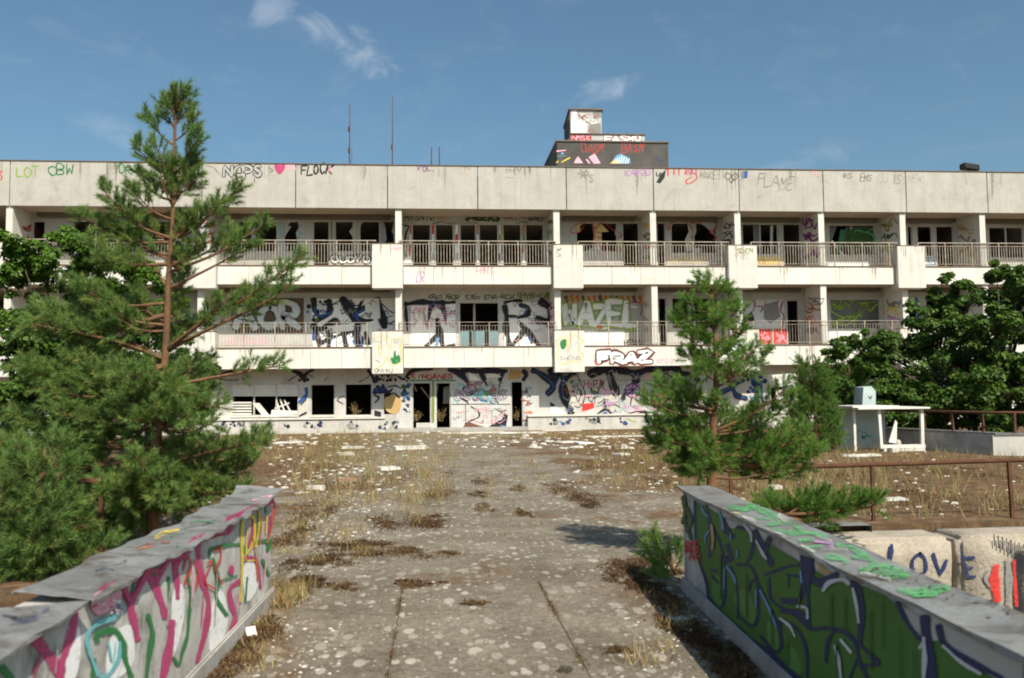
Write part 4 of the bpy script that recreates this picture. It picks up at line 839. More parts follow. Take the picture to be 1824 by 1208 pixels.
# ------------------------------------------------------------------ footbridge walls
def bwall(name, label, x_in, x_out, y0, y1, h, inner_sign):
    o = empty(name, ((x_in+x_out)/2,(y0+y1)/2,0), label, 'wall')
    me = bpy.data.meshes.new('wall_core'); bm = bmesh.new(); o0 = ORG[o.name]
    ny, nz_ = 60, 8; V = {}
    rr = random.Random(len(name))
    def disp(y, z): return .006*math.sin(y*3.1+z*4)+.004*math.sin(y*9+z*7)
    for i in range(ny+1):
        for j in range(nz_+1):
            y = y0+(y1-y0)*i/ny; z = h*j/nz_
            V[(i,j,0)] = bm.verts.new((x_in+inner_sign*0-o0.x, y-o0.y, z-o0.z)); V[(i,j,1)] = bm.verts.new((x_out-o0.x+disp(y,z), y-o0.y, z-o0.z))
    for i in range(ny):
        for j in range(nz_):
            bm.faces.new([V[(i,j,0)],V[(i+1,j,0)],V[(i+1,j+1,0)],V[(i,j+1,0)]]); bm.faces.new([V[(i,j,1)],V[(i,j+1,1)],V[(i+1,j+1,1)],V[(i+1,j,1)]])
        bm.faces.new([V[(i,nz_,0)],V[(i+1,nz_,0)],V[(i+1,nz_,1)],V[(i,nz_,1)]])
    for i in (0, ny):
        for j in range(nz_): bm.faces.new([V[(i,j,0)],V[(i,j+1,0)],V[(i,j+1,1)],V[(i,j,1)]])
    bmesh.ops.recalc_face_normals(bm, faces=bm.faces); bm.to_mesh(me); bm.free(); me.update()
    c = link('wall_core', me, M['wallconc'], o)
    s = inner_sign
    m = MB(); xa, xb = sorted((x_in+s*.001, x_in+s*.035)); m.box(xa,xb,y0,y1,-.05,.10); m.build('plinth', M['conc'], o, bevel=.012)
    return o, c
KL, KR = .025, .055
def shear(o, k):
    o0 = org(o)
    for c in o.children:
        for v in c.data.vertices: v.co.x += k*(v.co.y+o0.y+28)
    for n in CAPS: CAPS[n].k = k if bpy.data.objects[n].parent == o else CAPS[n].k
CAPS = {}
def cap(name, parent, x0, x1, y0, y1, z, seed, mat='zinc', lip=.05, curl_far=0, curl_near=0, wav=.012, tilt=0.0, end_skew=0.0, ny=46):
    """a folded sheet-metal capping: flat top with turned-down lips, buckled along its length"""
    rr = random.Random(seed); o0 = org(parent); bm = bmesh.new(); prof = [(x0,-lip),(x0,0)]+[(x0+(x1-x0)*k/8,0) for k in range(1,8)]+[(x1,0),(x1,-lip)]
    ph = [rr.uniform(0,6) for _ in range(6)]; rows = []
    for i in range(ny+1):
        t = i/ny; row = []
        for k, (x, dz) in enumerate(prof):
            u = (x-x0)/(x1-x0); y = y0+(y1-y0)*t + end_skew*(u-.5)*(1 if t > .98 else (-.4 if t < .02 else 0))
            w = wav*(math.sin(y*2.1+ph[0])+.6*math.sin(y*5.3+ph[1]+u*2)+.35*math.sin(y*13+ph[2]+u*5))
            w += curl_far*max(0,(t-.9)/.1)**2+curl_near*max(0,(.08-t)/.08)**2+tilt*(u-.5)
            xx = x+.35*wav*math.sin(y*4+ph[3])+((.4*wav*math.sin(y*9+ph[4])+rr.uniform(-.006,.006)) if dz < 0 else 0)
            if k in (0,1): xx += .03*(math.sin(y*3.3+ph[2])*math.sin(y*11+ph[1])) if wav > .006 else 0
            if wav > .006 and k > 5: w += .010*math.sin(y*17+ph[0])*math.sin(y*5+ph[4])
            row.append(bm.verts.new((xx-o0.x,y-o0.y,z+w+dz*(1+.35*math.sin(y*7+ph[5]))-o0.z)))
        rows.append(row)
    for a, b in zip(rows, rows[1:]):
        for k in range(len(prof)-1): bm.faces.new([a[k],a[k+1],b[k+1],b[k]])
    bmesh.ops.recalc_face_normals(bm, faces=bm.faces)
    if sum(f.normal.z for f in bm.faces) < 0: bmesh.ops.reverse_faces(bm, faces=bm.faces)
    bmesh.ops.solidify(bm, geom=bm.faces[:], thickness=.004)
    def top(x, y):
        x -= top.k*(y+28); t = (y-y0)/(y1-y0); u = (x-x0)/(x1-x0)
        return z+.0045+wav*(math.sin(y*2.1+ph[0])+.6*math.sin(y*5.3+ph[1]+u*2)+.35*math.sin(y*13+ph[2]+u*5))+curl_far*max(0,(t-.9)/.1)**2+curl_near*max(0,(.08-t)/.08)**2+tilt*(u-.5)
    top.x0, top.x1, top.k = x0, x1, 0.0
    me = bpy.data.meshes.new(name); bm.to_mesh(me); bm.free(); o = link(name, me, M[mat], parent); CAPS[o.name] = top; return o
WL, wlc = bwall('footbridge_wall', 'low left footbridge wall with pink, green and yellow graffiti and torn sheet-metal capping', .64, .40, -36, -27.95, .765, 1)
WR, wrc = bwall('footbridge_wall', 'low right footbridge wall with green bubble graffiti outlined in navy', 3.82, 4.06, -36, -28.0, .755, -1)
c1 = cap('cap_sheet', WL, .385, .69, -31.3, -27.86, .79, 5, curl_far=.045, wav=.0072, tilt=-.03, end_skew=.1, lip=.012)
c2 = cap('cap_sheet', WL, .39, .69, -35.8, -31.52, .772, 6, wav=.007, curl_far=.03, tilt=-.03, end_skew=.3, lip=.012)
c3 = cap('cap_sheet', WR, 3.785, 4.075, -36, -27.93, .785, 8, wav=.005, curl_far=.01, lip=.017)
m = MB(); v = []
for i in range(14):
    y = -33.6+i*.12; hgt = .09*math.sin(min(1,i/4)*1.57)*min(1,(13-i)/5)+.005
    v += [(4.078,y,.79),(4.12+.02*math.sin(i),y,.79+hgt)]
m.add(v, [(2*i,2*i+1,2*i+3,2*i+2) for i in range(13)]); m.build('turned_up_edge', M['zinc'], WR)
shear(WL, KL); shear(WR, KR)
# -- left wall paint (inner face looks towards +X)
p = Paint('X+', (.64,KL), ZA, wlc, .42, .0025)
for c in ([(1010,700),(1060,660),(1080,800),(1040,1000),(1000,1080),(1000,860)],[(1240,760),(1300,700),(1330,860),(1290,1000),(1220,1040)],[(640,980),(760,900),(780,1100),(700,1200),(620,1200)],[(380,960),(440,880),(470,1000),(440,1200),(370,1200)],[(1420,560),(1500,520),(1510,660),(1440,760)]): p.poly('white', c, True)
for pts, w in (([(170,940),(250,1040),(330,1150),(350,1208)],70),([(440,830),(410,960),(360,1110),(350,1180)],44),([(590,690),(690,650),(730,720),(760,800),(790,930),(800,980)],40),([(860,570),(790,690),(760,800)],40),([(850,590),(900,660),(940,770),(965,850)],42),([(1010,480),(930,590),(920,640)],38),([(1010,500),(1030,640),(1035,740)],34),([(1140,390),(1060,500),(1020,560)],32),([(1150,400),(1160,520),(1180,640),(1215,760),(1200,920),(1150,1110)],34),([(1000,880),(990,1000),(950,1200)],46),
              ([(1330,280),(1330,340),(1250,370),(1170,390)],40),([(1340,270),(1480,210),(1580,170)],26),([(1590,150),(1600,220),(1570,380),(1580,260)],16),([(1470,250),(1475,330),(1450,440)],16),([(1420,520),(1460,500),(1500,540),(1520,680)],22),([(1400,640),(1340,690),(1350,780),(1370,850),(1350,940),(1330,1040)],30),([(1530,760),(1530,830),(1460,900),(1400,980),(1290,1080)],34),([(240,1070),(200,1150),(190,1208)],14)):
    p.stroke('pink', pts, w*1.05)
for pts, w in (([(560,990),(560,950),(660,930),(710,1000),(720,1080),(760,1200)],40),([(860,840),(885,940),(870,1050),(850,1208)],30),([(1090,600),(1110,720),(1100,840),(1090,960),(1060,1060),(1040,1130),(1010,1090)],20),([(980,620),(985,750)],22),([(1220,500),(1240,450),(1400,425),(1420,470)],20),([(1240,510),(1270,640),(1260,740),(1320,840)],24),([(1280,640),(1380,610)],12),([(1490,410),(1570,410),(1560,460)],26),([(1530,520),(1565,600)],30),([(1550,190),(1550,240)],16),([(1500,300),(1500,380)],14),([(780,610),(770,700)],16),([(1030,440),(1040,500)],20),([(905,540),(900,600)],26),([(1440,620),(1430,760)],14),([(0,1150),(50,1208)],50),([(540,1100),(530,1208)],26)):
    p.stroke('green', pts, w)
for pts, w in (([(1400,760),(1410,560),(1410,320),(1440,260),(1480,280),(1480,400),(1440,480)],18),([(1510,230),(1510,320),(1490,440)],12),([(1555,260),(1550,360)],12),([(1440,520),(1480,520)],14)): p.stroke('yellow', pts, w)
p.stroke('orange',[(1590,220),(1580,330),(1555,420)],8); p.stroke('orange',[(1470,380),(1490,500),(1500,640)],8); p.stroke('orange',[(1560,760),(1550,800)],20)
for pts, w in (([(700,780),(660,850),(560,890),(500,960),(510,1050),(560,1190)],28),([(690,1000),(680,1100),(620,1190),(580,1200)],24),([(620,1000),(640,1100)],14),([(650,870),(720,790)],22)): p.stroke('teal', pts, w)
for pts in ([(1060,580),(1090,500),(1110,560),(1070,650),(1100,660)],[(1130,520),(1150,600),(1135,690)],[(1200,540),(1230,530),(1190,640),(1250,690)],[(1250,470),(1280,440),(1280,520),(1250,570),(1290,660)]): p.stroke('red', pts, 11)
p.dot('pink',1345,575,18,28); p.poly('lpink',[(520,760),(560,700),(700,700),(640,800),(560,840),(520,800)],True)
p.stroke('pink',[(1590,175),(1470,225),(1340,285),(1330,345),(1170,395),(1050,505),(1000,485),(930,590),(860,575),(800,690),(750,760),(700,655),(600,690)],30,False)
for x, y0, y1, c in ((1120,560,800,'lpink'),(980,700,900,'lgrey'),(1260,600,900,'lgrey'),(1440,300,520,'yellow'),(1525,260,430,'orange'),(660,1000,1150,'teal'),(900,900,1180,'lgrey'),(1180,700,900,'pink'),(320,1000,1180,'lgrey'),(1390,700,820,'lpink'),(1550,480,640,'lpink'),(830,760,1000,'lgrey')): p.stroke(c,[(x,y0),(x-6,(y0+y1)/2),(x-14,y1)],7)
for q in range(40): p.dot(R.choice(('lpink','pink','white')),520+R.uniform(0,180),730+R.uniform(0,110),R.uniform(3,9))
p.done()
p = Paint('Z', CAPS[c1.name], ZA, WL, .85, .0012)
p.stroke('yellow',[(910,390),(960,360),(1040,340)],26); p.stroke('dred',[(850,425),(990,410)],14); p.stroke('orange',[(800,455),(870,440),(910,445)],14); p.stroke('green',[(1110,300),(1180,290),(1250,300)],16); p.stroke('black',[(1060,340),(1130,320),(1200,310),(1260,290)],9); p.stroke('green',[(1000,380),(1080,360)],10); p.stroke('black',[(560,580),(620,570),(690,580),(740,540)],9); p.stroke('black',[(590,560),(700,540),(740,520)],7); p.stroke('lpink',[(1480,170),(1560,140),(1600,120)],16); p.stroke('black',[(790,455),(860,425),(900,425)],6); p.done()
p = Paint('Z', CAPS[c2.name], ZA, WL, .85, .0012); p.stroke('black',[(20,830),(120,860),(220,830)],26); p.stroke('navy',[(60,900),(180,870),(290,790)],12); p.stroke('black',[(160,770),(240,760),(320,750)],14); p.done()
# -- right wall paint (inner face looks towards -X, in its own shade)
p = Paint('X-', (3.82,KR), ZB, wrc, .08, .0025); p.gain = 1.25
p.poly('bubble',[(165,150),(225,180),(330,240),(480,330),(640,420),(720,470),(830,530),(960,570),(1080,590),(1210,700),(1300,860),(1420,850),(1560,980),(1824,1120),(1824,1300),(700,1300),(560,930),(380,780),(260,690),(215,560),(175,400),(160,250)])
for c in ([(250,600),(280,520),(310,600),(290,680)],[(360,640),(420,600),(470,700),(450,770)],[(530,760),(580,800),(590,890),(540,880)],[(650,880),(700,960),(690,1030),(630,980)]): p.poly('bubble2', c, True)
p.poly('lgrey',[(310,235),(390,265),(360,290),(325,275)]); p.poly('tan',[(780,460),(860,510),(810,520)]); p.poly('lgrey',[(1215,680),(1310,730),(1305,810),(1270,800)]); p.poly('lgrey',[(1420,770),(1824,960),(1824,1090),(1480,900)])
for pts, w in (([(165,150),(175,400),(225,560),(240,660),(300,720),(380,780)],12),([(225,170),(240,240),(245,320),(240,430)],14),([(250,260),(300,380),(320,500),(315,650),(285,690),(240,640)],11),([(310,240),(330,300),(360,330)],24),([(330,370),(350,440),(310,440)],22),([(350,480),(380,600),(385,740)],10),([(380,280),(440,300),(460,380),(430,460),(390,470)],13),([(380,470),(450,480),(480,560),(490,700),(460,780),(400,740)],12),([(470,300),(520,400),(555,470)],24),([(540,340),(520,420)],30),([(490,570),(540,680),(590,780),(600,880),(570,910),(500,830)],12),([(520,520),(640,480),(700,470)],12),([(540,540),(550,640),(610,690)],12),([(630,520),(690,530)],12),([(640,580),(640,530)],10),([(710,450),(720,560),(690,650),(610,650)],24),([(610,700),(690,720),(750,790)],30),([(610,890),(600,760),(680,790),(730,900),(735,1040)],14),([(740,450),(760,540),(820,560),(880,520)],36),([(740,580),(740,700),(750,790),(830,790),(900,800)],16),([(960,560),(1000,600),(1010,720),(1000,880)],26),([(830,960),(840,860),(890,800),(970,850),(1000,960),(1040,1042)],16),([(1000,870),(1060,930),(1095,970),(1030,980)],18),([(1190,660),(1230,740),(1290,830),(1330,850)],18),([(1330,740),(1340,850),(1370,1050)],46),([(1400,780),(1430,870),(1560,960),(1720,1040)],26),([(950,1042),(990,940)],10),([(300,730),(380,790),(450,850),(560,930),(640,1000),(700,1050)],20),([(440,600),(450,560),(480,540)],10),([(250,500),(280,500)],9),([(255,530),(285,560)],9)):
    p.stroke('navy', pts, w)
p.poly('navy',[(330,750),(400,790),(390,810),(330,780)]); p.poly('navy',[(700,420),(770,440),(750,580),(715,560)])
for pts, w in (([(200,170),(215,210),(235,225)],10),([(290,200),(305,250),(310,290)],12),([(240,300),(220,330),(222,360)],9),([(420,270),(450,310),(455,350)],14),([(480,350),(510,410),(530,440)],14),([(318,490),(315,590)],10),([(330,480),(360,520),(375,560)],12),([(478,600),(478,680)],12),([(500,600),(540,680),(580,780)],13),([(600,740),(650,780),(675,830)],14),([(690,680),(735,690),(740,740)],14),([(820,600),(850,560),(920,545),(950,565)],22),([(970,590),(990,680),(1000,760)],16),([(910,850),(960,910)],22),([(880,880),(900,960),(910,1042)],18),([(1330,840),(1335,940),(1330,1042)],26),([(1310,890),(1335,850)],16),([(1430,880),(1520,960),(1620,1020)],18),([(350,315),(352,340)],10),([(385,400),(385,430)],10),([(705,500),(712,560)],10)): p.stroke('sky' if w < 14 else 'silver', pts, w*.8)
for pts in ([(110,130),(120,200),(110,260)],[(130,190),(150,250),(130,300)],[(120,260),(150,340)]): p.stroke('dgreen', pts, 18)
p.text('RES',125,355,195,405,'red',7); p.text('AR',140,410,200,450,'red',5); p.stroke('tan',[(255,270),(262,340),(258,390)],12); 
for x, y0, y1 in ((300,420,640),(430,520,740),(560,700,880),(640,860,1000),(700,580,690),(860,620,780),(930,640,800),(1060,700,1000),(1120,660,900),(1210,800,1040),(1280,900,1040),(890,860,1030)): p.stroke('dgreen',[(x,y0),(x+2,y1)],6)
p.done()
p = Paint('Z', CAPS[c3.name], ZB, WR, .78, .0012); p.gain = 1.25
for pts, w in (([(340,175),(420,190),(470,160)],24),([(430,165),(500,195),(580,235)],26),([(470,235),(540,240)],14),([(530,265),(640,260),(700,300),(640,300)],18),([(560,290),(640,310)],12),([(640,320),(740,310),(830,330)],18),([(690,350),(760,340)],14),([(720,385),(800,380)],14),([(880,370),(960,390),(1060,450)],22),([(830,430),(900,440),(930,460)],22),([(960,430),(1060,450),(1080,460)],18),([(1010,500),(1100,490),(1230,520)],46),([(1100,530),(1230,530)],26),([(1200,605),(1300,610),(1440,590)],34),([(1270,630),(1380,625)],20)): p.stroke('mint', pts, w)
for pts, w in (([(400,235),(460,250)],20),([(590,225),(620,245)],26),([(520,290),(560,310),(620,330)],16),([(700,380),(760,410)],18),([(850,390),(930,400)],22),([(1000,520),(1060,525),(1150,550)],14),([(780,330),(850,350)],14)): p.stroke('lgrey', pts, w)
p.stroke('violet',[(770,355),(860,370),(830,390)],10); p.stroke('yellow',[(355,210),(390,215)],6); p.done()
M['leaflitter'] = surf('cap_litter', (.07,.055,.04), (.12,.1,.07), 9, .95, 40, .2)
m = MB(); rr = random.Random(2)
for q in range(60):
    c = Vector((rr.uniform(3.66,3.9), -31.2-abs(rr.gauss(0,.5)), .789)); s = rr.uniform(.008,.025)
    m.add([c+Vector((rr.uniform(-s,s),rr.uniform(-s,s),rr.uniform(0,.012))) for _ in range(4)], [(0,1,2),(0,2,3),(0,3,1),(1,3,2)])
tag(m.build('leaf_litter', M['leaflitter']), 'dark leaf litter lying on the right wall capping', 'litter', kind='stuff')

# ------------------------------------------------------------------ edge of the sunken yard
def block(x0, x1, y0, y1, z0, z1, label, seed):
    rr = random.Random(seed); bm = bmesh.new(); bmesh.ops.create_cube(bm, size=1)
    for v in bm.verts: v.co = Vector((x0+(v.co.x+.5)*(x1-x0), y0+(v.co.y+.5)*(y1-y0), z0+(v.co.z+.5)*(z1-z0)))
    bmesh.ops.bevel(bm, geom=bm.edges[:], offset=.05, segments=3, affect='EDGES'); bmesh.ops.subdivide_edges(bm, edges=[e for e in bm.edges if e.calc_length() > .4], cuts=6, use_grid_fill=True)
    from mathutils import noise
    for v in bm.verts: v.co += Vector((noise.noise(v.co*2.3),noise.noise(v.co*2.3+Vector((7,0,0))),noise.noise(v.co*2.3+Vector((0,9,0)))))*.022
    c = Vector(((x0+x1)/2,(y0+y1)/2,z0)); me = bpy.data.meshes.new('concrete_block')
    for v in bm.verts: v.co -= c
    bm.to_mesh(me); bm.free(); o = link('concrete_block', me, M['block'], None, True); o.location = c; ORG[o.name] = c
    return tag(o, label, 'concrete block', 'rough blocks lining the sunken yard')
xj = at(1705,1000,-25.72).x
b1 = block(5.62, xj-.035, -25.72, -25.11, -1.5, -.06, 'rough beige concrete block with blue painted letters LOV', 11)
b2 = block(xj+.035, xj+2.5, -25.72, -25.11, -1.5, -.05, 'rough concrete block with blue letter E, red paint and dark soot marks', 12)
b3 = block(-4.6, -2.22, -25.72, -25.11, -1.5, -.06, 'pale concrete block below the left pine beside the left wall', 13)
block(xj+2.57, xj+5, -25.72, -25.11, -1.5, -.05, 'rough concrete block at the right frame edge past the red paint', 14)
block(-7.1, -4.67, -25.72, -25.11, -1.5, -.06, 'concrete block at the left frame edge under the pine', 15)
p = Paint('Y', -25.735, ZL, b1, .2, .004); p.stroke('navy',[(513,385),(510,440),(507,500)],26); p.stroke('navy',[(690,435),(650,470),(645,540),(680,570),(725,540),(720,470),(690,435)],20); p.stroke('navy',[(772,440),(790,500),(815,560)],22,False); p.stroke('navy',[(852,480),(835,530),(815,565)],22,False); p.done()
p = Paint('Y', -25.735, ZL, b2, .5, .004); p.stroke('navy',[(945,425),(965,500),(985,580),(1030,580)],20,False); p.stroke('navy',[(945,465),(1025,462)],18,False); p.stroke('navy',[(965,530),(1015,525)],16,False)
for q in range(9): p.stroke('black',[(1145+q*26,320+q*9),(1150+q*24,390+q*12)],12)
p.stroke('grey',[(1230,480),(1240,620),(1230,760)],40); p.stroke('black',[(1310,440),(1300,600),(1310,800)],70); p.stroke('black',[(1390,420),(1380,600),(1390,860)],80); p.stroke('grey',[(1110,540),(1090,590),(1120,640)],18); p.stroke('red',[(1160,520),(1150,600),(1165,690),(1165,720)],58); p.stroke('red',[(1270,480),(1275,600),(1285,760)],22); p.done()
# metal flashing on the terrace edge
fl = cap('metal_flashing', None, 5.55, 6.75, -25.28, -25.02, .02, 22, lip=.09, wav=.006, ny=8)
tag(fl, 'grey sheet-metal flashing strip on the terrace edge below the low pine branch', 'metal strip')
# ------------------------------------------------------------------ rusty railings
def rust_rail(pts, zb, zt, posts, label, r=.027, mid=None, name='railing'):
    a, b = Vector(pts[0]), Vector(pts[-1]); c = (a+b)/2
    o = empty(name, (c.x,c.y,zb), label, 'railing')
    rr = random.Random(int(abs(a.x*100))); n = 14; L = []
    for i in range(n+1):
        q = a.lerp(b, i/n); L.append((q.x, q.y, zt+a.z+(b.z-a.z)*i/n+rr.uniform(-.006,.006)))
    MB().tube(L, r, 9).build('top_rail', M['rust'], o, True)
    for t in posts:
        q = a.lerp(b, t); m = MB(); m.bar((q.x,q.y,zb),(q.x+rr.uniform(-.015,.015),q.y,zt+a.z+(b.z-a.z)*t-r*.5), .038, .038); m.build('post', M['rust'], o)
    return o
ra, rb = at(1300,833,-24.85), at(1824,817,-24.85)
rust_rail([(5.27,-24.85,0),(13.2,-24.85,.06)], 0, .645, (.002,.216,.432,.648,.864), 'rusty tube railing along the terrace edge on the right')
e = gnd(185,857,.78); rust_rail([(e.x-.22,e.y-.02,0),(e.x+.12,e.y,0)], 0, .78, (.62,), 'rusty broken railing half hidden by the left pine')
e = at(60,746,-9.0); rust_rail([(e.x-4,-9.2,0),(e.x+1.6,-9,0)], 0, e.z, (.3,.62,.97), 'rusty railing at the far left behind the pine')
# low wall with metal cap and railing, right middle distance
LWa, LWb, LWc = gnd(1560,762,.5), gnd(1768,772,.5), gnd(1900,773,.5)
lw = empty('low_wall', (LWb.x,LWb.y,0), 'low grey concrete wall with metal cap and rusty railing, right middle distance', 'wall')
def strip(a, b, th, z0, z1, mat, name, par):
    a, b = Vector((a.x,a.y,0)), Vector((b.x,b.y,0)); d = (b-a).normalized(); n = Vector((-d.y,d.x,0))*th
    m = MB(); vs = [a,b,b+n,a+n]; m.add([(v.x,v.y,z0) for v in vs]+[(v.x,v.y,z1) for v in vs], [(3,2,1,0),(4,5,6,7),(0,1,5,4),(1,2,6,5),(2,3,7,6),(3,0,4,7)]); return m.build(name, mat, par)
strip(LWa,LWb,.3,0,.46,M['conc'],'side_wall',lw); strip(LWb+Vector((.004,.02,0)),LWc,.3,0,.455,M['white'],'front_wall',lw)
strip(LWa+Vector((-.04,-.03,0)),LWb+Vector((.04,-.04,0)),.38,.461,.51,M['zinc'],'metal_cap',lw); strip(LWb+Vector((.045,-.03,0)),LWc,.38,.457,.506,M['zinc'],'metal_cap',lw)
zr = at(1800,735,LWb.y).z
MB().tube([(LWa.x+.15,LWa.y+.1,zr),(LWb.x+.1,LWb.y+.1,zr),(LWc.x,LWc.y+.12,zr)], .032, 8).build('top_rail', M['rust'], lw, True)
for t in (.05,.42,.66,.9):
    q = LWa.lerp(LWb,t); MB().bar((q.x+.13,q.y-.05,.12),(q.x+.13,q.y+.08,zr),.05,.05).build('post', M['rust'], lw)
for t in (.35,.9):
    q = LWb.lerp(LWc,t); MB().bar((q.x,q.y+.1,.4),(q.x,q.y+.1,zr),.05,.05).build('post', M['rust'], lw)
# ------------------------------------------------------------------ white booth frame
TY = -13.9
q = lambda x, y, Y=TY: at(x,y,Y)
tb = empty('broken_booth', (q(1600,803).x,TY,0), 'white open booth frame with flat top standing in dry grass', 'booth')
def fbar(a, b, w, nm, mat='white_wood', par=tb): MB().bar(a, b, w, w).build(nm, M[mat], par)
fl0, fr0, fl1, fr1 = q(1570,800), q(1643,800), q(1565,729), q(1641,729)
zf = .06
fbar((fl0.x,TY,zf),(fl1.x,TY,fl1.z),.07,'post'); fbar((fr0.x,TY,zf),(fr1.x,TY,fr1.z),.08,'post'); fbar((fl0.x-.04,TY-.003,zf+.05),(fr0.x+.06,TY-.003,zf+.05),.09,'bottom_rail'); fbar((fl0.x,TY-.1,.03),(fr0.x,TY-.1,.03),.06,'skid')
zt = fl1.z; xl = q(1524,728).x; xr = q(1651,730).x
part('top_board', M['white_wood'], tb, (xl,xr,TY-.15,TY+1.3,zt+.001,zt+.045)); part('top_slab', M['white'], tb, (xl-.1,q(1600,724).x,TY-.05,TY+1.25,zt+.046,zt+.085))
part('side_panel', M['tealwhite'], tb, (xl,fl0.x+.65,TY+1.0,TY+1.04,0,zt)); fbar((xl+.05,TY+.2,0),(xl+.05,TY+.2,zt),.06,'post'); fbar((fr0.x-.75,TY+1.1,0),(fr0.x-.75,TY+1.1,zt),.07,'post')
m = MB(); m.prism([q(1583,788),q(1597,790),q(1598,752),q(1595,748)],(0,1,0),.03); m.build('torn_panel', M['white_wood'], tb)
part('rubble_piece', M['debris'], tb, (fl0.x+.5,fl0.x+.64,TY+.2,TY+.35,.0,.26), bevel=.03)
p = Paint('Y', TY+1.0, ID, tb, .3); p.scrawl(1533,758,1560,786,7,['teal','green','grey'],1.5,16); p.done()
cb = MB(); cb.prism([at(x,y,-12.2) for x,y in ((1536,724),(1560,724),(1560,697),(1552,688),(1538,690))],(0,1,0),.5); o = cb.build('metal_cabinet', M['tealwhite']); tag(o,'pale blue-white cabinet behind the booth top','cabinet')
p = Paint('Y', -12.2, ID, o, .2); p.stroke('black',[(1547,706),(1550,710),(1553,705)],2); p.done()
# collapsed white panels by the building right of the big pine
sh = empty('collapsed_shelter', (at(1400,760,-1.5).x,-1.5,0), 'collapsed white panel shelter against the building behind the right pine', 'shelter')
for pts, nm, mt in (([(1375,668),(1425,664),(1420,684),(1380,690)],'roof_panel','white_wood'),([(1382,694),(1412,696),(1412,724),(1384,722)],'side_panel','gwall'),([(1380,728),(1420,730),(1419,736),(1380,735)],'shelf','white_wood'),([(1375,740),(1386,740),(1386,762),(1377,762)],'leg','white_wood'),([(1414,684),(1419,684),(1420,766),(1415,766)],'leg','white_wood'),([(1436,724),(1442,724),(1443,764),(1438,764)],'leg','white_wood')):
    MB().prism([at(x,y,-1.5) for x,y in pts],(0,1,0),.06 if nm != 'roof_panel' else .5).build(nm, M[mt], sh)
p = Paint('Y', -1.5, ID, sh, .2); p.stroke('red',[(1398,704),(1406,702)],4); p.stroke('red',[(1397,714),(1408,716)],4); p.done()
# radiator and plank things at the doorway
c = at(755,752,.9); rad = empty('radiator', (c.x,.9,.17), 'white ribbed radiator lying in the dark doorway', 'radiator')
for k in range(9): part('rib', M['white_wood'], rad, (c.x-.3+k*.068,c.x-.3+k*.068+.055,.86,.95,.165,.34), bevel=.008)
part('header', M['white_wood'], rad, (c.x-.31,c.x+.32,.88,.93,.341,.36))
# hanging strips in the doorway
for k, (a, b) in enumerate((((736,684),(742,697)),((750,690),(770,716)),((780,684),(778,698)))):
    o = MB(); o.bar(at(*a,1.3), at(*b,1.28), .05, .012, Vector((0,1,0))); o = o.build('hanging_batten', M['wood'])
    tag(o, ['short loose batten hanging at the left of the dark doorway','long slanting batten hanging across the dark doorway','short batten hanging in the right door opening'][k], 'batten')
pw = MB(); pw.prism([at(789,719,1.9),at(801,719,1.9),at(801,688,1.9),at(790,690,1.9)],(0,1,0),.03); tag(pw.build('wall_cupboard', M['gwall']),'pale cupboard inside the right door opening','cupboard')

# ------------------------------------------------------------------ loose pieces on the ground
def slabpiece(px, py, wx, wy, h, rot, mat, name, label, cat, tilt=0.0):
    g = gnd(px,py); rr = random.Random(int(px*7+py)); n = rr.choice((5,6,7)); bm = bmesh.new(); pts = []
    corners = [(-.5,-.5),(.5,-.5),(.5,.5),(-.5,.5)]
    for i, (x,y) in enumerate(corners):
        pts.append((x*wx*rr.uniform(.85,1.05), y*wy*rr.uniform(.8,1.05)))
        if rr.random() < .5:
            x2,y2 = corners[(i+1)%4]; pts.append(((x+x2)/2*wx*rr.uniform(.8,1.1),(y+y2)/2*wy*rr.uniform(.8,1.1)))
    m = MB(); k = len(pts); m.add([(x,y,0.002) for x,y in pts]+[(x*.96,y*.96,h*rr.uniform(.8,1.1)) for x,y in pts], [tuple(reversed(range(k))),tuple(range(k,2*k))]+[(i,(i+1)%k,k+(i+1)%k,k+i) for i in range(k)])
    o = m.build(name, M[mat]); o.location = (g.x,g.y,.004); o.rotation_euler = (tilt,0,rot); return tag(o,label,cat)
slabpiece(615,811,.42,.5,.07,.3,'debris','plaster_lump','white crumpled plaster lump left of the path','rubble')
slabpiece(730,799,.95,1.3,.05,.1,'white_wood','flat_board','flat pale board lying left of the path near the building','board')
slabpiece(617,858,.34,.25,.06,.2,'brick','brick','flat pinkish broken tile left of the path','tile')
slabpiece(562,872,.28,.22,.07,-.2,'debris','plaster_chunk','white elongated plaster chunk near the left wall end','rubble')
slabpiece(690,837,.45,.4,.06,.5,'debris','plaster_chunk','broken white plaster pieces beside the dry grass on the left','rubble')
slabpiece(515,789,.9,.7,.03,0,'white_wood','flat_sheet','thin pale sheet on the ground near the left pine','sheet')
slabpiece(630,798,.7,.9,.03,.1,'debris','flat_sheet','pale flat sheet lying in front of the second dark window','sheet')
slabpiece(1105,778,2.3,.5,.03,.02,'white_wood','long_board','long white board lying before the graffiti wall right of the door','board')
slabpiece(1010,788,.8,.8,.03,.4,'debris','flat_sheet','white flat sheet on the ground right of centre near building','sheet')
slabpiece(1040,790,.5,.8,.03,.1,'white_wood','flat_sheet','small white sheet beside the larger one right of centre','sheet')
slabpiece(845,772,2.6,.7,.05,.05,'debris','fallen_panel','fallen pale panel in front of the tiled wall panel','panel')
slabpiece(930,772,1.8,.6,.05,-.05,'white_wood','fallen_panel','white fallen panel in front of the narrow doorway','panel')
slabpiece(1000,768,1.6,.5,.06,.03,'debris','fallen_panel','pale fallen panel under the grey face graffiti','panel')
slabpiece(1108,811,.35,.35,.05,.4,'debris','plaster_chunk','small pale chunk right of the path before the right pine','rubble')
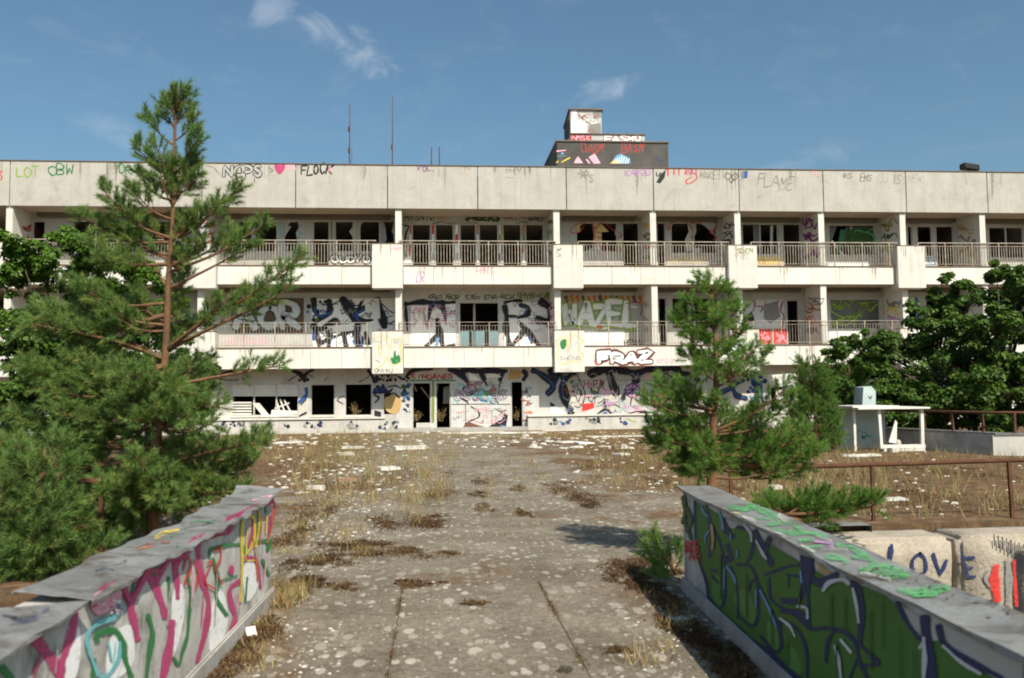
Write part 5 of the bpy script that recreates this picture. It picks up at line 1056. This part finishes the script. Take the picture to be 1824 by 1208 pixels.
slabpiece(1190,772,1.2,.6,.05,.1,'white_wood','fallen_panel','white board near the left foot of the right pine foliage','board')
slabpiece(1210,1107,.14,.06,.02,.5,'tealwhite','crumpled_paper','pale blue crumpled paper in the shadow of the right wall','paper',.1)
slabpiece(447,1132,.07,.10,.03,.4,'white_wood','torn_card','torn white card at the foot of the left wall','paper',.5)
slabpiece(1590,892,.35,.2,.04,.1,'debris','plaster_chunk','pale flat piece behind the right terrace railing','rubble')
slabpiece(1535,813,.9,.3,.05,.1,'white_wood','plank','pale plank lying in front of the white booth','plank')
slabpiece(1378,872,.22,.2,.06,.3,'debris','plaster_chunk','small white lump behind the right wall near the railing','rubble')
slabpiece(1590,806,.2,.2,.12,.3,'debris','plaster_lump','white lump at the foot of the booth frame','rubble')
g = gnd(1007,1196); m = MB(); rr = random.Random(5)
for q in range(260):
    a = rr.uniform(0,6.28); r = .05*math.sqrt(rr.random()); c = Vector((g.x+r*math.cos(a),g.y+r*.8*math.sin(a),.03*(1-r/.06)*rr.random())); s = .008
    m.add([c+Vector((rr.uniform(-s,s),rr.uniform(-s,s),rr.uniform(0,s*1.6))) for _ in range(3)], [(0,1,2)])
tag(m.build('moss_clump', M['leaflitter']), 'small dark brown moss clump at the bottom of the path', 'moss')

# ------------------------------------------------------------------ plants
NP = np.random.default_rng(11)
def unit(v): return v/np.maximum(np.linalg.norm(v,axis=-1,keepdims=True),1e-9)
def needles(shoots, per, nl, width, tone):
    """shoots: array (n,7) = base xyz, dir xyz, length -> triangles and tints"""
    S = np.asarray(shoots); n = len(S); S = np.repeat(S, per, axis=0); N = len(S)
    t = NP.uniform(0.0,1.0,N)**.9; d = S[:,3:6]; base = S[:,:3]+d*(S[:,6]*t)[:,None]
    r = unit(NP.normal(size=(N,3))); perp = unit(r-d*np.sum(r*d,1)[:,None]); ang = np.radians(NP.uniform(25,78,N))*(1-.4*t)
    nd = unit(d*np.cos(ang)[:,None]+perp*np.sin(ang)[:,None]); L = nl*NP.uniform(.7,1.1,N)
    side = unit(np.cross(nd,NP.normal(size=(N,3))))*(width*.5)
    tip = base+nd*L[:,None]; tip[:,2] -= .004
    V = np.stack([base+side,base-side,tip],1)
    tn = np.repeat(NP.normal(tone,.16,n),per)+NP.normal(0,.12,N); tn = np.where(NP.random(N) < .03, .97, np.clip(tn,0,.9))
    return V, tn
def pine(name, label, trunk, tr, branches, depth, seed, nl=.075, per=84, width=.0058, twig=.30, spacing=.06, tone=.45, mat='needles', group=None, lean=1.0, shoot=.13, ntw=3, comp=2):
    rr = random.Random(seed); TP = catmull([dep(x,y,depth) for x,y in trunk], n=5); base = TP[0].copy(); base.z = 0
    o = empty(name, base, label, 'pine tree', group)
    TP = [base]+[p for p in TP if p.z > .05]; n = len(TP)
    MB().tube(TP, [tr*(1-.88*i/(n-1))+.006 for i in range(n)], 9).build('trunk', M['bark'], o, True)
    lm = MB(); shoots = []
    mpx = depth/FPX
    def shoot_at(p, d, L): shoots.append((*p, *d.normalized(), L))
    def branch(P, r0, t0):
        tot = sum((b-a).length for a,b in zip(P,P[1:])); lm.tube(P, [max(.003,r0*(1-.8*i/(len(P)-1))) for i in range(len(P))], 5)
        acc = 0; nxt = tot*t0
        for a, b in zip(P,P[1:]):
            L = (b-a).length
            while nxt <= acc+L:
                f = (nxt-acc)/max(L,1e-6); p = a.lerp(b,f); d = (b-a).normalized(); u = nxt/tot
                for _ in range(ntw):
                    ax = Vector((rr.gauss(0,1),rr.gauss(0,1),rr.gauss(.25,.8))); ax = (ax-d*ax.dot(d)).normalized()
                    td = (d*rr.uniform(.35,.9)+ax*rr.uniform(.6,1.0)+Vector((0,0,rr.uniform(.05,.4)))).normalized()
                    tl = twig*rr.uniform(.35,1.0)*(1.08-.65*u)*min(1,tot/.5+.3)
                    q = p+td*tl*.55; td2 = (td+Vector((rr.gauss(0,.2),rr.gauss(0,.2),rr.uniform(.05,.45)))).normalized(); e = q+td2*tl*.45
                    lm.tube([p,q,e],[.004,.003,.002],4)
                    shoot_at(q.lerp(e,.2), td2, shoot*rr.uniform(.7,1.2)+tl*.35)
                    if tl > .16: 
                        for _k in range(2):
                            s = (td+Vector((rr.gauss(0,.6),rr.gauss(0,.6),rr.gauss(.15,.4)))).normalized(); shoot_at(p.lerp(q,rr.uniform(.4,1)), s, shoot*rr.uniform(.7,1.1))
                nxt += spacing*rr.uniform(.7,1.3)
            acc += L
        d = (P[-1]-P[-2]).normalized(); shoot_at(P[-1]-d*.05, (d+Vector((0,0,.4))), shoot*1.3)
    for bi, bd in enumerate(branches):
        pts = bd[0]; t0 = bd[1] if len(bd) > 1 else .3; dd = rr.uniform(-.28,.28)
        reach = math.hypot(pts[-1][0]-pts[0][0], pts[-1][1]-pts[0][1])*mpx; dd *= min(1,reach/.6)*lean
        if len(bd) > 2: dd = bd[2]
        m = len(pts)-1; P = [dep(x,y,depth+dd*i/m) for i,(x,y) in enumerate(pts)]
        if m == 1: mid = (P[0]+P[1])/2; mid.z -= .12*reach; P = [P[0],mid,P[1]]
        branch(catmull(P,n=5), .008+.012*min(1.4,reach), t0)
        # a companion limb reaching away from or towards the path, so the crown is round
        if bi % comp == 0 and reach > .35:
            P0 = P[0]; tip = P[-1]; hd = Vector((tip.x-P0.x,tip.y-P0.y,0)); a = rr.uniform(1.0,1.9)*(1 if hd.x > 0 else -1)*(1 if rr.random() < .8 else -1); ca, sa = math.cos(a), math.sin(a)
            e = P0+Vector((hd.x*ca-hd.y*sa, hd.x*sa+hd.y*ca, (tip.z-P0.z)))*rr.uniform(.45,.75); mid = (P0+e)/2; mid.z -= .08*reach
            branch(catmull([P0,mid,e],n=4), .007+.01*min(1,reach), .25)
    lm.build('branches', M['bark'], o, True)
    V, tn = needles(shoots, per, nl, width, tone); tri_mesh('crown', M[mat], o, V, 3, tn); return o
S = lambda *p: list(p)
left = [([(312,215),(306,165)],.0),([(312,200),(322,160)],.0),([(312,260),(262,205)],.45),([(312,250),(346,215)],.3),([(311,225),(332,170)],.1),([(311,230),(294,185)],.1),([(311,300),(240,262)],.45),([(311,310),(355,240)],.3),([(311,320),(352,285)],.2),([(311,330),(275,250)],.2),([(310,360),(246,312)],.3),([(310,350),(350,315)],.2),([(309,370),(283,300)],.2),([(309,365),(338,295)],.2),([(308,392),(234,335)],.4),
 ([(306,425),(180,335)],.35),([(306,432),(142,385)],.3),([(306,430),(215,365)],.25),([(305,425),(360,395),(428,330)],.5),([(305,428),(395,360)],.4),([(305,430),(350,380)],.2),([(304,470),(150,430)],.25),([(304,462),(240,420)],.2),([(304,455),(190,400)],.3),([(303,470),(415,410)],.3),([(303,485),(390,450),(472,400)],.5),([(303,475),(360,430)],.2),
 ([(300,515),(258,465),(170,470)],.5),([(300,515),(380,475),(452,436)],.62),([(299,540),(120,500)],.5),([(298,560),(70,560)],.35),([(298,580),(150,525)],.3),([(298,590),(200,560)],.25),([(298,575),(235,520)],.5),
 ([(296,625),(380,560),(440,530),(538,460)],.5),([(296,625),(365,590),(470,540),(520,505)],.42),([(296,622),(350,580),(410,530)],.55),([(294,640),(200,600),(50,590)],.38),([(293,650),(30,650)],.35),([(292,660),(125,635)],.25),([(291,680),(180,690)],.2),([(291,670),(70,690)],.3),
 ([(290,690),(420,665),(508,650)],.55),([(289,705),(400,720)],.3),([(288,700),(345,645)],.25),([(289,690),(380,690)],.25),([(285,730),(100,715)],.25),([(284,740),(10,735)],.3),([(283,750),(170,770)],.2),([(280,760),(380,755)],.25),([(282,745),(220,700)],.2),
 ([(278,800),(120,800),(-10,830)],.25),([(276,810),(50,880)],.25),([(276,820),(170,860)],.2),([(276,830),(-40,930)],.25),([(275,840),(110,945)],.2),([(275,850),(240,930)],.2),([(276,810),(0,780)],.3),([(275,845),(30,970)],.3),([(275,850),(170,960)],.3),
 ([(276,830),(400,800),(475,790)],.3),([(276,840),(440,835)],.2),([(276,850),(350,890)],.2),([(275,850),(430,875)],.25),([(275,800),(345,780)],.3),([(276,840),(330,860)],.2),([(276,850),(390,860)],.2)]
rj = random.Random(4)
left += [([(290,660),(250,690)],.25,-.6),([(289,670),(320,700)],.25,-.6),([(287,700),(285,730)],.2,-.55),([(285,720),(330,740)],.2,-.5),([(284,730),(240,750)],.2,-.6),([(278,820),(300,850)],.2,-.5),([(277,830),(250,870)],.2,-.55),([(277,840),(290,890)],.2,-.6),([(276,850),(220,900)],.2,-.5),([(276,850),(330,900)],.2,-.4),([(288,690),(210,720)],.2,-.4),([(276,860),(180,930)],.2,-.3)]
left += [([(x+rj.uniform(-22,22)*(i > 0), y+rj.uniform(-22,22)*(i > 0)) for i,(x,y) in enumerate(b[0])], b[1]) for b in left for _k in range(2 if b[0][-1][0] < 200 else 1) if b[0][0][1] > 550 and (b[0][-1][0] < 280 or b[0][0][1] > 740)]
pine('pine_tree','tall young pine with bare orange trunk left of the path', [(272,900),(275,830),(283,740),(294,640),(300,500),(307,390),(313,170)], .055, left, 8.5, 21, tone=.57, twig=.17, ntw=3, spacing=.05, comp=3, per=66, nl=.07, shoot=.085)
right = [([(1268,520),(1262,495)],.0),([(1268,530),(1244,502)],.1),([(1268,530),(1290,512)],.1),([(1268,560),(1224,532)],.2),([(1270,560),(1308,525)],.2),([(1270,580),(1316,552)],.2),([(1271,600),(1210,555)],.3),([(1271,610),(1204,572)],.2),([(1272,610),(1326,575)],.2),([(1273,630),(1228,598)],.2),([(1273,640),(1316,598)],.2),([(1274,650),(1214,630)],.25),([(1275,665),(1348,618)],.35),([(1275,675),(1366,632)],.45),([(1276,680),(1228,628)],.3),([(1276,690),(1330,645)],.3),([(1274,600),(1262,555)],.1),([(1274,640),(1250,590)],.1),
 ([(1270,730),(1172,690)],.3),([(1270,735),(1152,712)],.35),([(1270,740),(1215,682)],.3),([(1270,770),(1345,735),(1402,690)],.45),([(1271,775),(1412,715)],.4),([(1271,770),(1345,728)],.25),([(1270,760),(1180,735)],.25),
 ([(1270,780),(1158,760)],.25),([(1270,790),(1165,790)],.25),([(1270,800),(1198,826)],.2),([(1269,800),(1228,758)],.2),([(1270,790),(1330,758)],.2),([(1270,810),(1440,768)],.3),([(1270,815),(1458,798)],.3),([(1270,820),(1380,795)],.2),([(1269,830),(1320,838)],.2),([(1269,830),(1440,835)],.3),([(1269,830),(1228,842)],.2),([(1270,800),(1310,790)],.2),([(1270,800),(1350,770)],.2),([(1268,850),(1320,852),(1395,836)],.72),([(1268,850),(1216,832)],.3),([(1270,785),(1200,775)],.2)]
pine('pine_shrub','low spreading pine boughs hanging over the yard left of the left wall', [(60,1010),(70,930),(80,800)], .016, [([(62,990),(-40,930)],.1),([(64,980),(150,925)],.15),([(66,960),(0,880)],.15),([(66,950),(130,890)],.2),([(70,920),(30,850)],.2),([(72,900),(120,830)],.25),([(76,860),(20,800)],.3),([(76,850),(110,790)],.3),([(62,1000),(200,975)],.3),([(62,1000),(40,960)],.2),([(62,1005),(140,1000)],.1),([(62,1005),(-20,1000)],.1),([(62,1005),(10,1020)],.1,-.2),([(64,990),(90,1010)],.1,-.2),([(70,930),(60,950)],.2,-.35),([(72,910),(85,930)],.2,-.35),([(66,960),(40,980)],.2,-.3),([(66,960),(95,975)],.2,-.35),([(74,880),(70,900)],.2,-.3),([(64,985),(100,960)],.2),([(70,940),(-20,830)],.2)], 7.6, 27, tone=.42, twig=.26, spacing=.055, per=80)
right += [([(x+rj.uniform(-14,14)*(i > 0), y+rj.uniform(-12,12)*(i > 0)) for i,(x,y) in enumerate(b[0])], b[1]) for b in right if b[1] < .4 and 700 < b[0][0][1] < 830]
right += [([(1270,790),(1255,805)],.2,-.45),([(1270,800),(1290,822)],.2,-.4),([(1269,820),(1240,845)],.2,-.4),([(1274,640),(1290,625)],.2,-.35),([(1275,660),(1255,660)],.2,-.35)]
rp = pine('pine_tree','young green pine standing behind the right footbridge wall', [(1268,960),(1268,865),(1269,800),(1272,730),(1277,660),(1272,580),(1268,508)], .05, right, 8.1, 22, tone=.5, mat='needles2', twig=.16, ntw=3, spacing=.055, comp=3, per=60, nl=.064, shoot=.08)
pine('pine_sapling','small pine sapling at the end of the right footbridge wall', [(1205,1045),(1198,1010),(1190,965)], .012, [([(1200,1020),(1155,985)],.2),([(1200,1015),(1170,965)],.2),([(1203,1030),(1170,1010)],.2),([(1200,1015),(1215,985)],.2),([(1204,1040),(1165,1035)],.3)], 7.35, 23, tone=.62, mat='needles2', twig=.12, spacing=.05, per=45)
pine('pine_shrub','low pine bough lying at the terrace edge under the rusty railing', [(1390,925),(1420,905)], .015, [([(1400,918),(1470,885)],.2),([(1400,918),(1540,905),(1562,890)],.25),([(1400,920),(1500,915)],.2),([(1400,918),(1440,890)],.2),([(1405,915),(1530,890)],.3),([(1400,915),(1450,915)],.3)], 9.3, 24, tone=.4, mat='needles2', twig=.22, spacing=.06)
pine('pine_tree','slender small pine in front of the collapsed white shelter', [(1455,800),(1452,740),(1447,632)], .05, [([(1447,660+k*12),(1447+s*(18+k*3.2),648+k*13)],.15) for k in range(12) for s in (-1,1)]+[([(1450,700+k*16),(1450+R.uniform(-20,20),690+k*15)],.1) for k in range(5)], 21.5, 25, nl=.085, tone=.38, mat='needles2', twig=.42, spacing=.13, width=.009, per=60, shoot=.22)
pine('pine_tree','dark small pine between the slender pine and the white booth', [(1520,800),(1518,740),(1512,650)], .05, [([(1513,668+k*13),(1513+s*(20+k*3),655+k*13)],.15) for k in range(10) for s in (-1,1)]+[([(1515,700+k*16),(1515+R.uniform(-20,20),690+k*15)],.1) for k in range(5)], 24.5, 26, nl=.085, tone=.25, mat='needles2', twig=.42, spacing=.13, width=.009, per=60, shoot=.22)
# broad-leaved trees
def leaves(C, n, size, updir=.5):
    """C: clump centres (m,4) xyz r"""
    C = np.asarray(C); idx = NP.integers(0,len(C),n); c = C[idx]
    dv = unit(NP.normal(size=(n,3))); rad = c[:,3]*NP.uniform(.25,1.0,n)**.5; p = c[:,:3]+dv*rad[:,None]*np.array([1,1,.62])
    up = unit(dv*.8+np.array([0,-.15,.75])+NP.normal(size=(n,3))*.45); ax = unit(np.cross(up,NP.normal(size=(n,3)))); ax[:,2] -= .25; ax = unit(ax); sd = unit(np.cross(up,ax))
    s = size*NP.uniform(.55,1.2,n)[:,None]; fold = up*s*.10
    q = lambda a, b, h=0: p+ax*s*a+sd*s*b+fold*h
    V = np.concatenate([np.stack([q(0,0),q(.35,.46,1),q(.62,.2,.3),q(1,0)],1), np.stack([q(0,0),q(1,0),q(.62,-.2,.3),q(.35,-.46,1)],1)],0)
    tn = np.clip(NP.normal(.45,.2,n)+np.repeat(0,n),0,1); return V, np.concatenate([tn,tn])
def broadleaf(name, label, depth, base_px, clumps, nleaf, size, seed, cat='tree', group=None, jig=.7, lm_='leaves'):
    rr = random.Random(seed); b = dep(*base_px,depth); b.z = 0; o = empty(name, b, label, cat, group); mp = depth/FPX
    C = []; lm = MB(); top = max((dep(x,y,depth) for x,y,r in clumps), key=lambda v: v.z); tm = MB()
    hub = b.lerp(Vector((b.x*.6+top.x*.4,b.y,top.z)),.45)
    tm.tube([b,b.lerp(hub,.5)+Vector((rr.uniform(-.1,.1),0,0)),hub],[.11,.08,.06],8); tm.build('trunk', M['bark2'], o, True)
    for x, y, r in clumps:
        c = dep(x,y,depth+rr.uniform(-1,1)*jig); R_ = r*mp; lm.tube([hub.lerp(b,.3*rr.random()),(hub+c)/2+Vector((0,0,-.1)),c],[.045,.03,.008],5)
        for k in range(13):
            d = Vector((rr.gauss(0,1),rr.gauss(0,1),rr.gauss(0,.7))).normalized()*R_*rr.uniform(.3,1.4); e = c+d; C.append((*e,R_*rr.uniform(.28,.5))); lm.tube([c,e],[.01,.004],4)
    lm.build('branches', M['bark2'], o, True)
    V, tn = leaves(C, int(nleaf*4.2), size*.74); tri_mesh('crown', M[lm_], o, V, 4, tn); return o
broadleaf('maple_tree','broad-leaved tree with layered boughs behind the left pine at the frame edge',21,(120,760),[(30,445,34),(95,440,40),(150,455,45),(205,470,45),(255,490,40),(20,495,30),(80,500,36),(150,510,50),(225,525,45),(40,560,45),(110,565,50),(180,570,50),(250,575,40),(290,540,30)],5200,.16,31,lm_='leaves_light')
broadleaf('maple_tree','dark dense tree at the far left behind the pine boughs',19,(30,780),[(10,600,50),(80,620,55),(150,650,50),(30,660,60),(100,690,60),(-10,690,50),(180,700,45),(40,720,50),(130,730,50),(210,650,40)],4600,.17,32)
broadleaf('leafy_shrub','dark shrub behind the left pine trunk against the white balcony',24,(260,780),[(240,600,40),(300,590,28),(270,650,45),(330,670,36),(230,700,45),(310,720,40),(365,660,20),(350,710,26)],2900,.16,33,'shrub')
broadleaf('maple_tree','tall maple covering the right balconies, left one of the two',25,(1660,770),[(1712,505,22),(1690,535,30),(1725,545,34),(1650,565,32),(1700,580,42),(1745,590,36),(1660,610,44),(1615,615,38),(1590,640,36),(1720,640,50),(1650,660,50),(1690,700,50),(1610,690,44),(1575,670,34),(1495,622,18),(1535,614,24),(1570,612,24),(1480,660,26),(1590,770,30),(1680,770,30),(1560,645,30),(1760,650,40),(1600,740,36),(1650,745,36),(1700,745,36),(1560,720,30)],9000,.17,34,jig=1.0)
broadleaf('maple_tree','tall dark maple at the right frame edge beside the balconies',24,(1800,770),[(1775,492,18),(1815,500,30),(1785,535,34),(1830,550,40),(1765,580,38),(1810,600,46),(1775,640,46),(1830,650,46),(1755,680,42),(1800,700,46),(1845,700,40),(1735,710,40),(1770,745,34),(1820,745,36)],7200,.17,35,jig=1.0)
broadleaf('leafy_shrub','rounded green shrub behind the low wall railing',24.5,(1740,790),[(1735,715,30),(1770,730,28),(1700,730,28),(1810,725,32),(1665,722,26),(1735,690,30),(1690,700,30),(1780,690,30),(1640,735,22)],3600,.14,36,'shrub')
broadleaf('leafy_shrub','dark leafy shrub behind the white booth',25,(1590,780),[(1575,680,34),(1610,700,36),(1640,730,32),(1580,725,32),(1550,655,30),(1530,690,34),(1480,690,30),(1490,735,34),(1530,735,30)],3800,.14,37,'shrub')
# a wood behind the building, glimpsed through the see-through windows
V = []; C = [(x+NP.uniform(-2,2), 42+NP.uniform(-4,4), NP.uniform(0,4.6), 2.4) for x in np.arange(-30,40,1.3) for _ in range(2)]
V, tn = leaves(C, 6000, .7); tag(tri_mesh('wood', M['leaves'], None, V, 4, tn), 'green wood behind the building seen through its empty windows', 'wood', kind='stuff')
# ------------------------------------------------------------------ dry grass, moss, rubble
def blades(spots, name, label, mat, tone, w):
    """spots: (x,y,n,spread,height)"""
    P = []; T = []
    for x, y, n, sp, h in spots:
        b = np.stack([NP.normal(x,sp,n),NP.normal(y,sp,n),np.zeros(n)],1); d = NP.normal(size=(n,3))*np.array([.35,.35,.08])+np.array([0,0,1]); d = unit(d); L = h*NP.uniform(.45,1.15,n)
        mid = b+d*(L*.55)[:,None]; bend = NP.normal(size=(n,3))*np.array([.35,.35,.15]); tip = mid+unit(d+bend)*(L*.5)[:,None]
        s = unit(np.cross(d,NP.normal(size=(n,3))))*(w*.5)
        P.append(np.stack([b+s,b-s,mid-s*.8,mid+s*.8],1)); P.append(np.stack([mid+s*.8,mid-s*.8,tip-s*.1,tip+s*.1],1)); tt = np.clip(NP.normal(tone,.22,n)+NP.normal(0,.1),0,1); T += [tt,tt]
    V = np.concatenate(P); o = tri_mesh(name, M[mat], None, V, 4, np.concatenate(T)); return tag(o, label, 'grass', kind='stuff')
rr = random.Random(77); sp = []
def scat(x0,x1,y0,y1,n,blades_,spread,h):
    for _ in range(n):
        g = gnd(rr.uniform(x0,x1), rr.uniform(y0,y1)); sp.append((g.x,g.y,int(blades_*rr.uniform(.5,1.4)),spread,h*rr.uniform(.6,1.3)))
scat(390,1160,771,786,300,18,.16,.22); scat(440,820,776,830,230,16,.12,.22); scat(520,800,800,900,150,16,.08,.24); scat(700,800,850,940,20,22,.07,.26); scat(495,660,850,1000,90,14,.06,.10)
scat(1040,1230,785,870,110,14,.08,.22); scat(1060,1200,850,880,16,14,.06,.12); scat(1300,1824,800,925,150,14,.09,.26); scat(1330,1580,840,920,60,16,.06,.42); scat(0,430,770,960,140,16,.12,.26)
scat(500,540,1050,1090,9,60,.05,.13); scat(800,1000,800,960,22,14,.06,.09); scat(850,990,820,900,12,20,.05,.14); scat(1120,1215,1060,1190,14,14,.05,.10); scat(430,500,1090,1200,14,14,.05,.08); scat(1420,1620,785,815,50,16,.12,.32); scat(1650,1824,800,830,20,14,.1,.25)
blades(sp,'dry_grass','dry straw-coloured grass tufts scattered over the terrace','straw',.5,.006)
sp = []; scat(540,700,800,870,14,5,.05,.55); scat(600,660,790,820,10,5,.05,.6); scat(1060,1180,790,850,18,5,.05,.6); scat(1400,1700,830,900,14,5,.06,.6); scat(740,800,740,752,10,8,.05,.5)
blades(sp,'weed_stalks','tall yellow-green weed stalks on the terrace','straw',.8,.010)
# weeds growing in the door openings and window
for px, py, Y, h, nm, lb in ((740,750,1.35,.5,'doorway_weed','dry weed growing in the left dark door opening'),(785,751,1.35,.75,'doorway_weed','bushy dry weed in the right half of the double doorway'),(921,749,1.35,.55,'doorway_weed','dry weed filling the narrow doorway'),(631,740,1.2,.55,'window_weed','branching dry weed standing in the black ground-floor window')):
    g = at(px,py,Y); m = []; n = 26; z0 = g.z
    b = np.stack([NP.normal(g.x,.05,n),NP.normal(Y,.04,n),np.full(n,z0)],1); d = unit(NP.normal(size=(n,3))*np.array([.4,.3,.1])+np.array([0,0,1])); L = h*NP.uniform(.4,1.1,n); tip = b+d*L[:,None]; s = unit(np.cross(d,NP.normal(size=(n,3))))*.006
    V1 = np.stack([b+s,b-s,tip-s*.3,tip+s*.3],1); k = 150; i = NP.integers(0,n,k); pp = b[i]+d[i]*(L[i]*NP.uniform(.4,1,k))[:,None]+NP.normal(size=(k,3))*.03; a = unit(NP.normal(size=(k,3)))*.028; c2 = unit(np.cross(a,NP.normal(size=(k,3))))*.014
    V2 = np.stack([pp-a,pp+c2,pp+a,pp-c2],1); V = np.concatenate([V1,V2]); tag(tri_mesh(nm, M['straw'], None, V, 4, np.clip(NP.normal(.42,.2,len(V)),0,.8)), lb, 'weed')
# moss patches: short brown fuzz in the joints and hollows
mv = []; mt = []
def moss(px,py,rx,ry,n,h=.013):
    g = gnd(px,py); a = gnd(px+rx,py); b = gnd(px,py-ry); wx = abs(a.x-g.x); wy = abs(b.y-g.y)
    sub_ = NP.normal(size=(14,2))*.62; kk = NP.integers(0,14,n); c = (sub_[kk]+NP.normal(size=(n,2))*NP.uniform(.12,.34,14)[kk][:,None])*np.array([wx,wy])*.75; p = np.stack([g.x+c[:,0],g.y+c[:,1],np.full(n,.001)],1); s = h*NP.uniform(.5,1.3,n)[:,None]
    d1 = NP.normal(size=(n,3))*np.array([1,1,.15]); d2 = NP.normal(size=(n,3))*np.array([1,1,.4])+np.array([0,0,.9])
    mv.append(np.stack([p-d1*s*.5,p+d1*s*.5,p+d2*s],1)); mt.append(np.clip(NP.normal(.5,.2,n)+NP.normal(0,.12),0,1))
for a in ((735,930,70,14,5200),(700,985,80,12,3000),(640,975,60,10,2000),(560,1000,60,14,2600),(860,905,16,8,600),(855,880,20,8,700),(857,860,18,8,600),(1000,870,40,12,2000),(1040,895,36,16,2600),(1060,830,70,10,1800),(930,915,16,10,700),(925,870,20,8,600),(780,880,40,14,1800),(620,860,90,20,4000),(700,850,70,20,3200),(560,910,50,24,2600),(530,960,40,26,2400),(540,1040,34,16,2400),(740,1040,50,8,1200),(620,1045,30,8,900),(840,1075,24,4,500),(1130,1010,50,22,3600),(1150,1040,40,16,2800),(1190,1080,30,26,2600),(1240,1130,40,40,3400),(1290,1180,40,30,3000),(470,1120,40,24,3000),(420,1170,40,30,3400),(450,1090,30,14,1600),(1180,860,50,14,1800),(1150,830,60,14,1800),(1420,890,110,30,5200),(1650,880,140,30,6000),(1480,850,160,20,5000),(1700,840,130,20,4000),(600,800,160,18,4800),(520,840,60,30,3000),(900,790,120,8,1600),(1100,800,90,10,2000),(1105,1160,30,6,500),(300,860,120,50,4000),(200,940,120,30,3000)): moss(*a)
for jx in (1.62,2.72):
    for k in range(26):
        if R.random() < .55: 
            n = R.randint(60,220); yy = -27.7-k*.22; c = NP.normal(size=(n,2))*np.array([.012,.09]); pp = np.stack([jx+c[:,0],yy+c[:,1],np.full(n,.0)],1); s_ = .009*NP.uniform(.5,1.3,n)[:,None]
            mv.append(np.stack([pp-NP.normal(size=(n,3))*s_*.5,pp+NP.normal(size=(n,3))*s_*.5,pp+np.array([0,0,1])*s_],1)); mt.append(np.clip(NP.normal(.5,.25,n),0,1))
V = np.concatenate(mv); tag(tri_mesh('dead_moss', M['moss'], None, V, 3, np.concatenate(mt)), 'reddish brown dead moss and litter in the joints of the paving', 'moss', kind='stuff')
# rubble crumbs
m = MB(); rr = random.Random(9)
def crumbs(x0,x1,y0,y1,n,s0,s1):
    for _ in range(n):
        g = gnd(rr.uniform(x0,x1), y0+(y1-y0)*rr.random()); s = s0*(s1/s0)**rr.random()
        v = [(g.x+s*math.cos(a+rr.uniform(-.3,.3))*rr.uniform(.6,1),g.y+s*math.sin(a)*rr.uniform(.6,1),.001) for a in (0,1.57,3.14,4.71)]; h = s*rr.uniform(.15,.5)
        v += [(g.x+(x-g.x)*.6,g.y+(y-g.y)*.6,h) for x,y,z in v[:4]]; m.add(v, [(4,5,6,7),(0,1,5,4),(1,2,6,5),(2,3,7,6),(3,0,4,7)])
crumbs(430,1160,770,800,420,.02,.16); crumbs(480,760,790,880,330,.012,.09); crumbs(540,700,880,960,160,.006,.035); crumbs(500,900,900,1050,80,.004,.018); crumbs(1000,1215,790,880,120,.012,.08); crumbs(430,620,1000,1208,130,.004,.02); crumbs(1100,1260,1040,1208,120,.004,.018); crumbs(1300,1824,800,925,150,.012,.07); crumbs(60,420,780,980,120,.01,.06)
tag(m.build('rubble_crumbs', M['debris']), 'white plaster crumbs scattered over the terrace and path', 'rubble', kind='stuff')
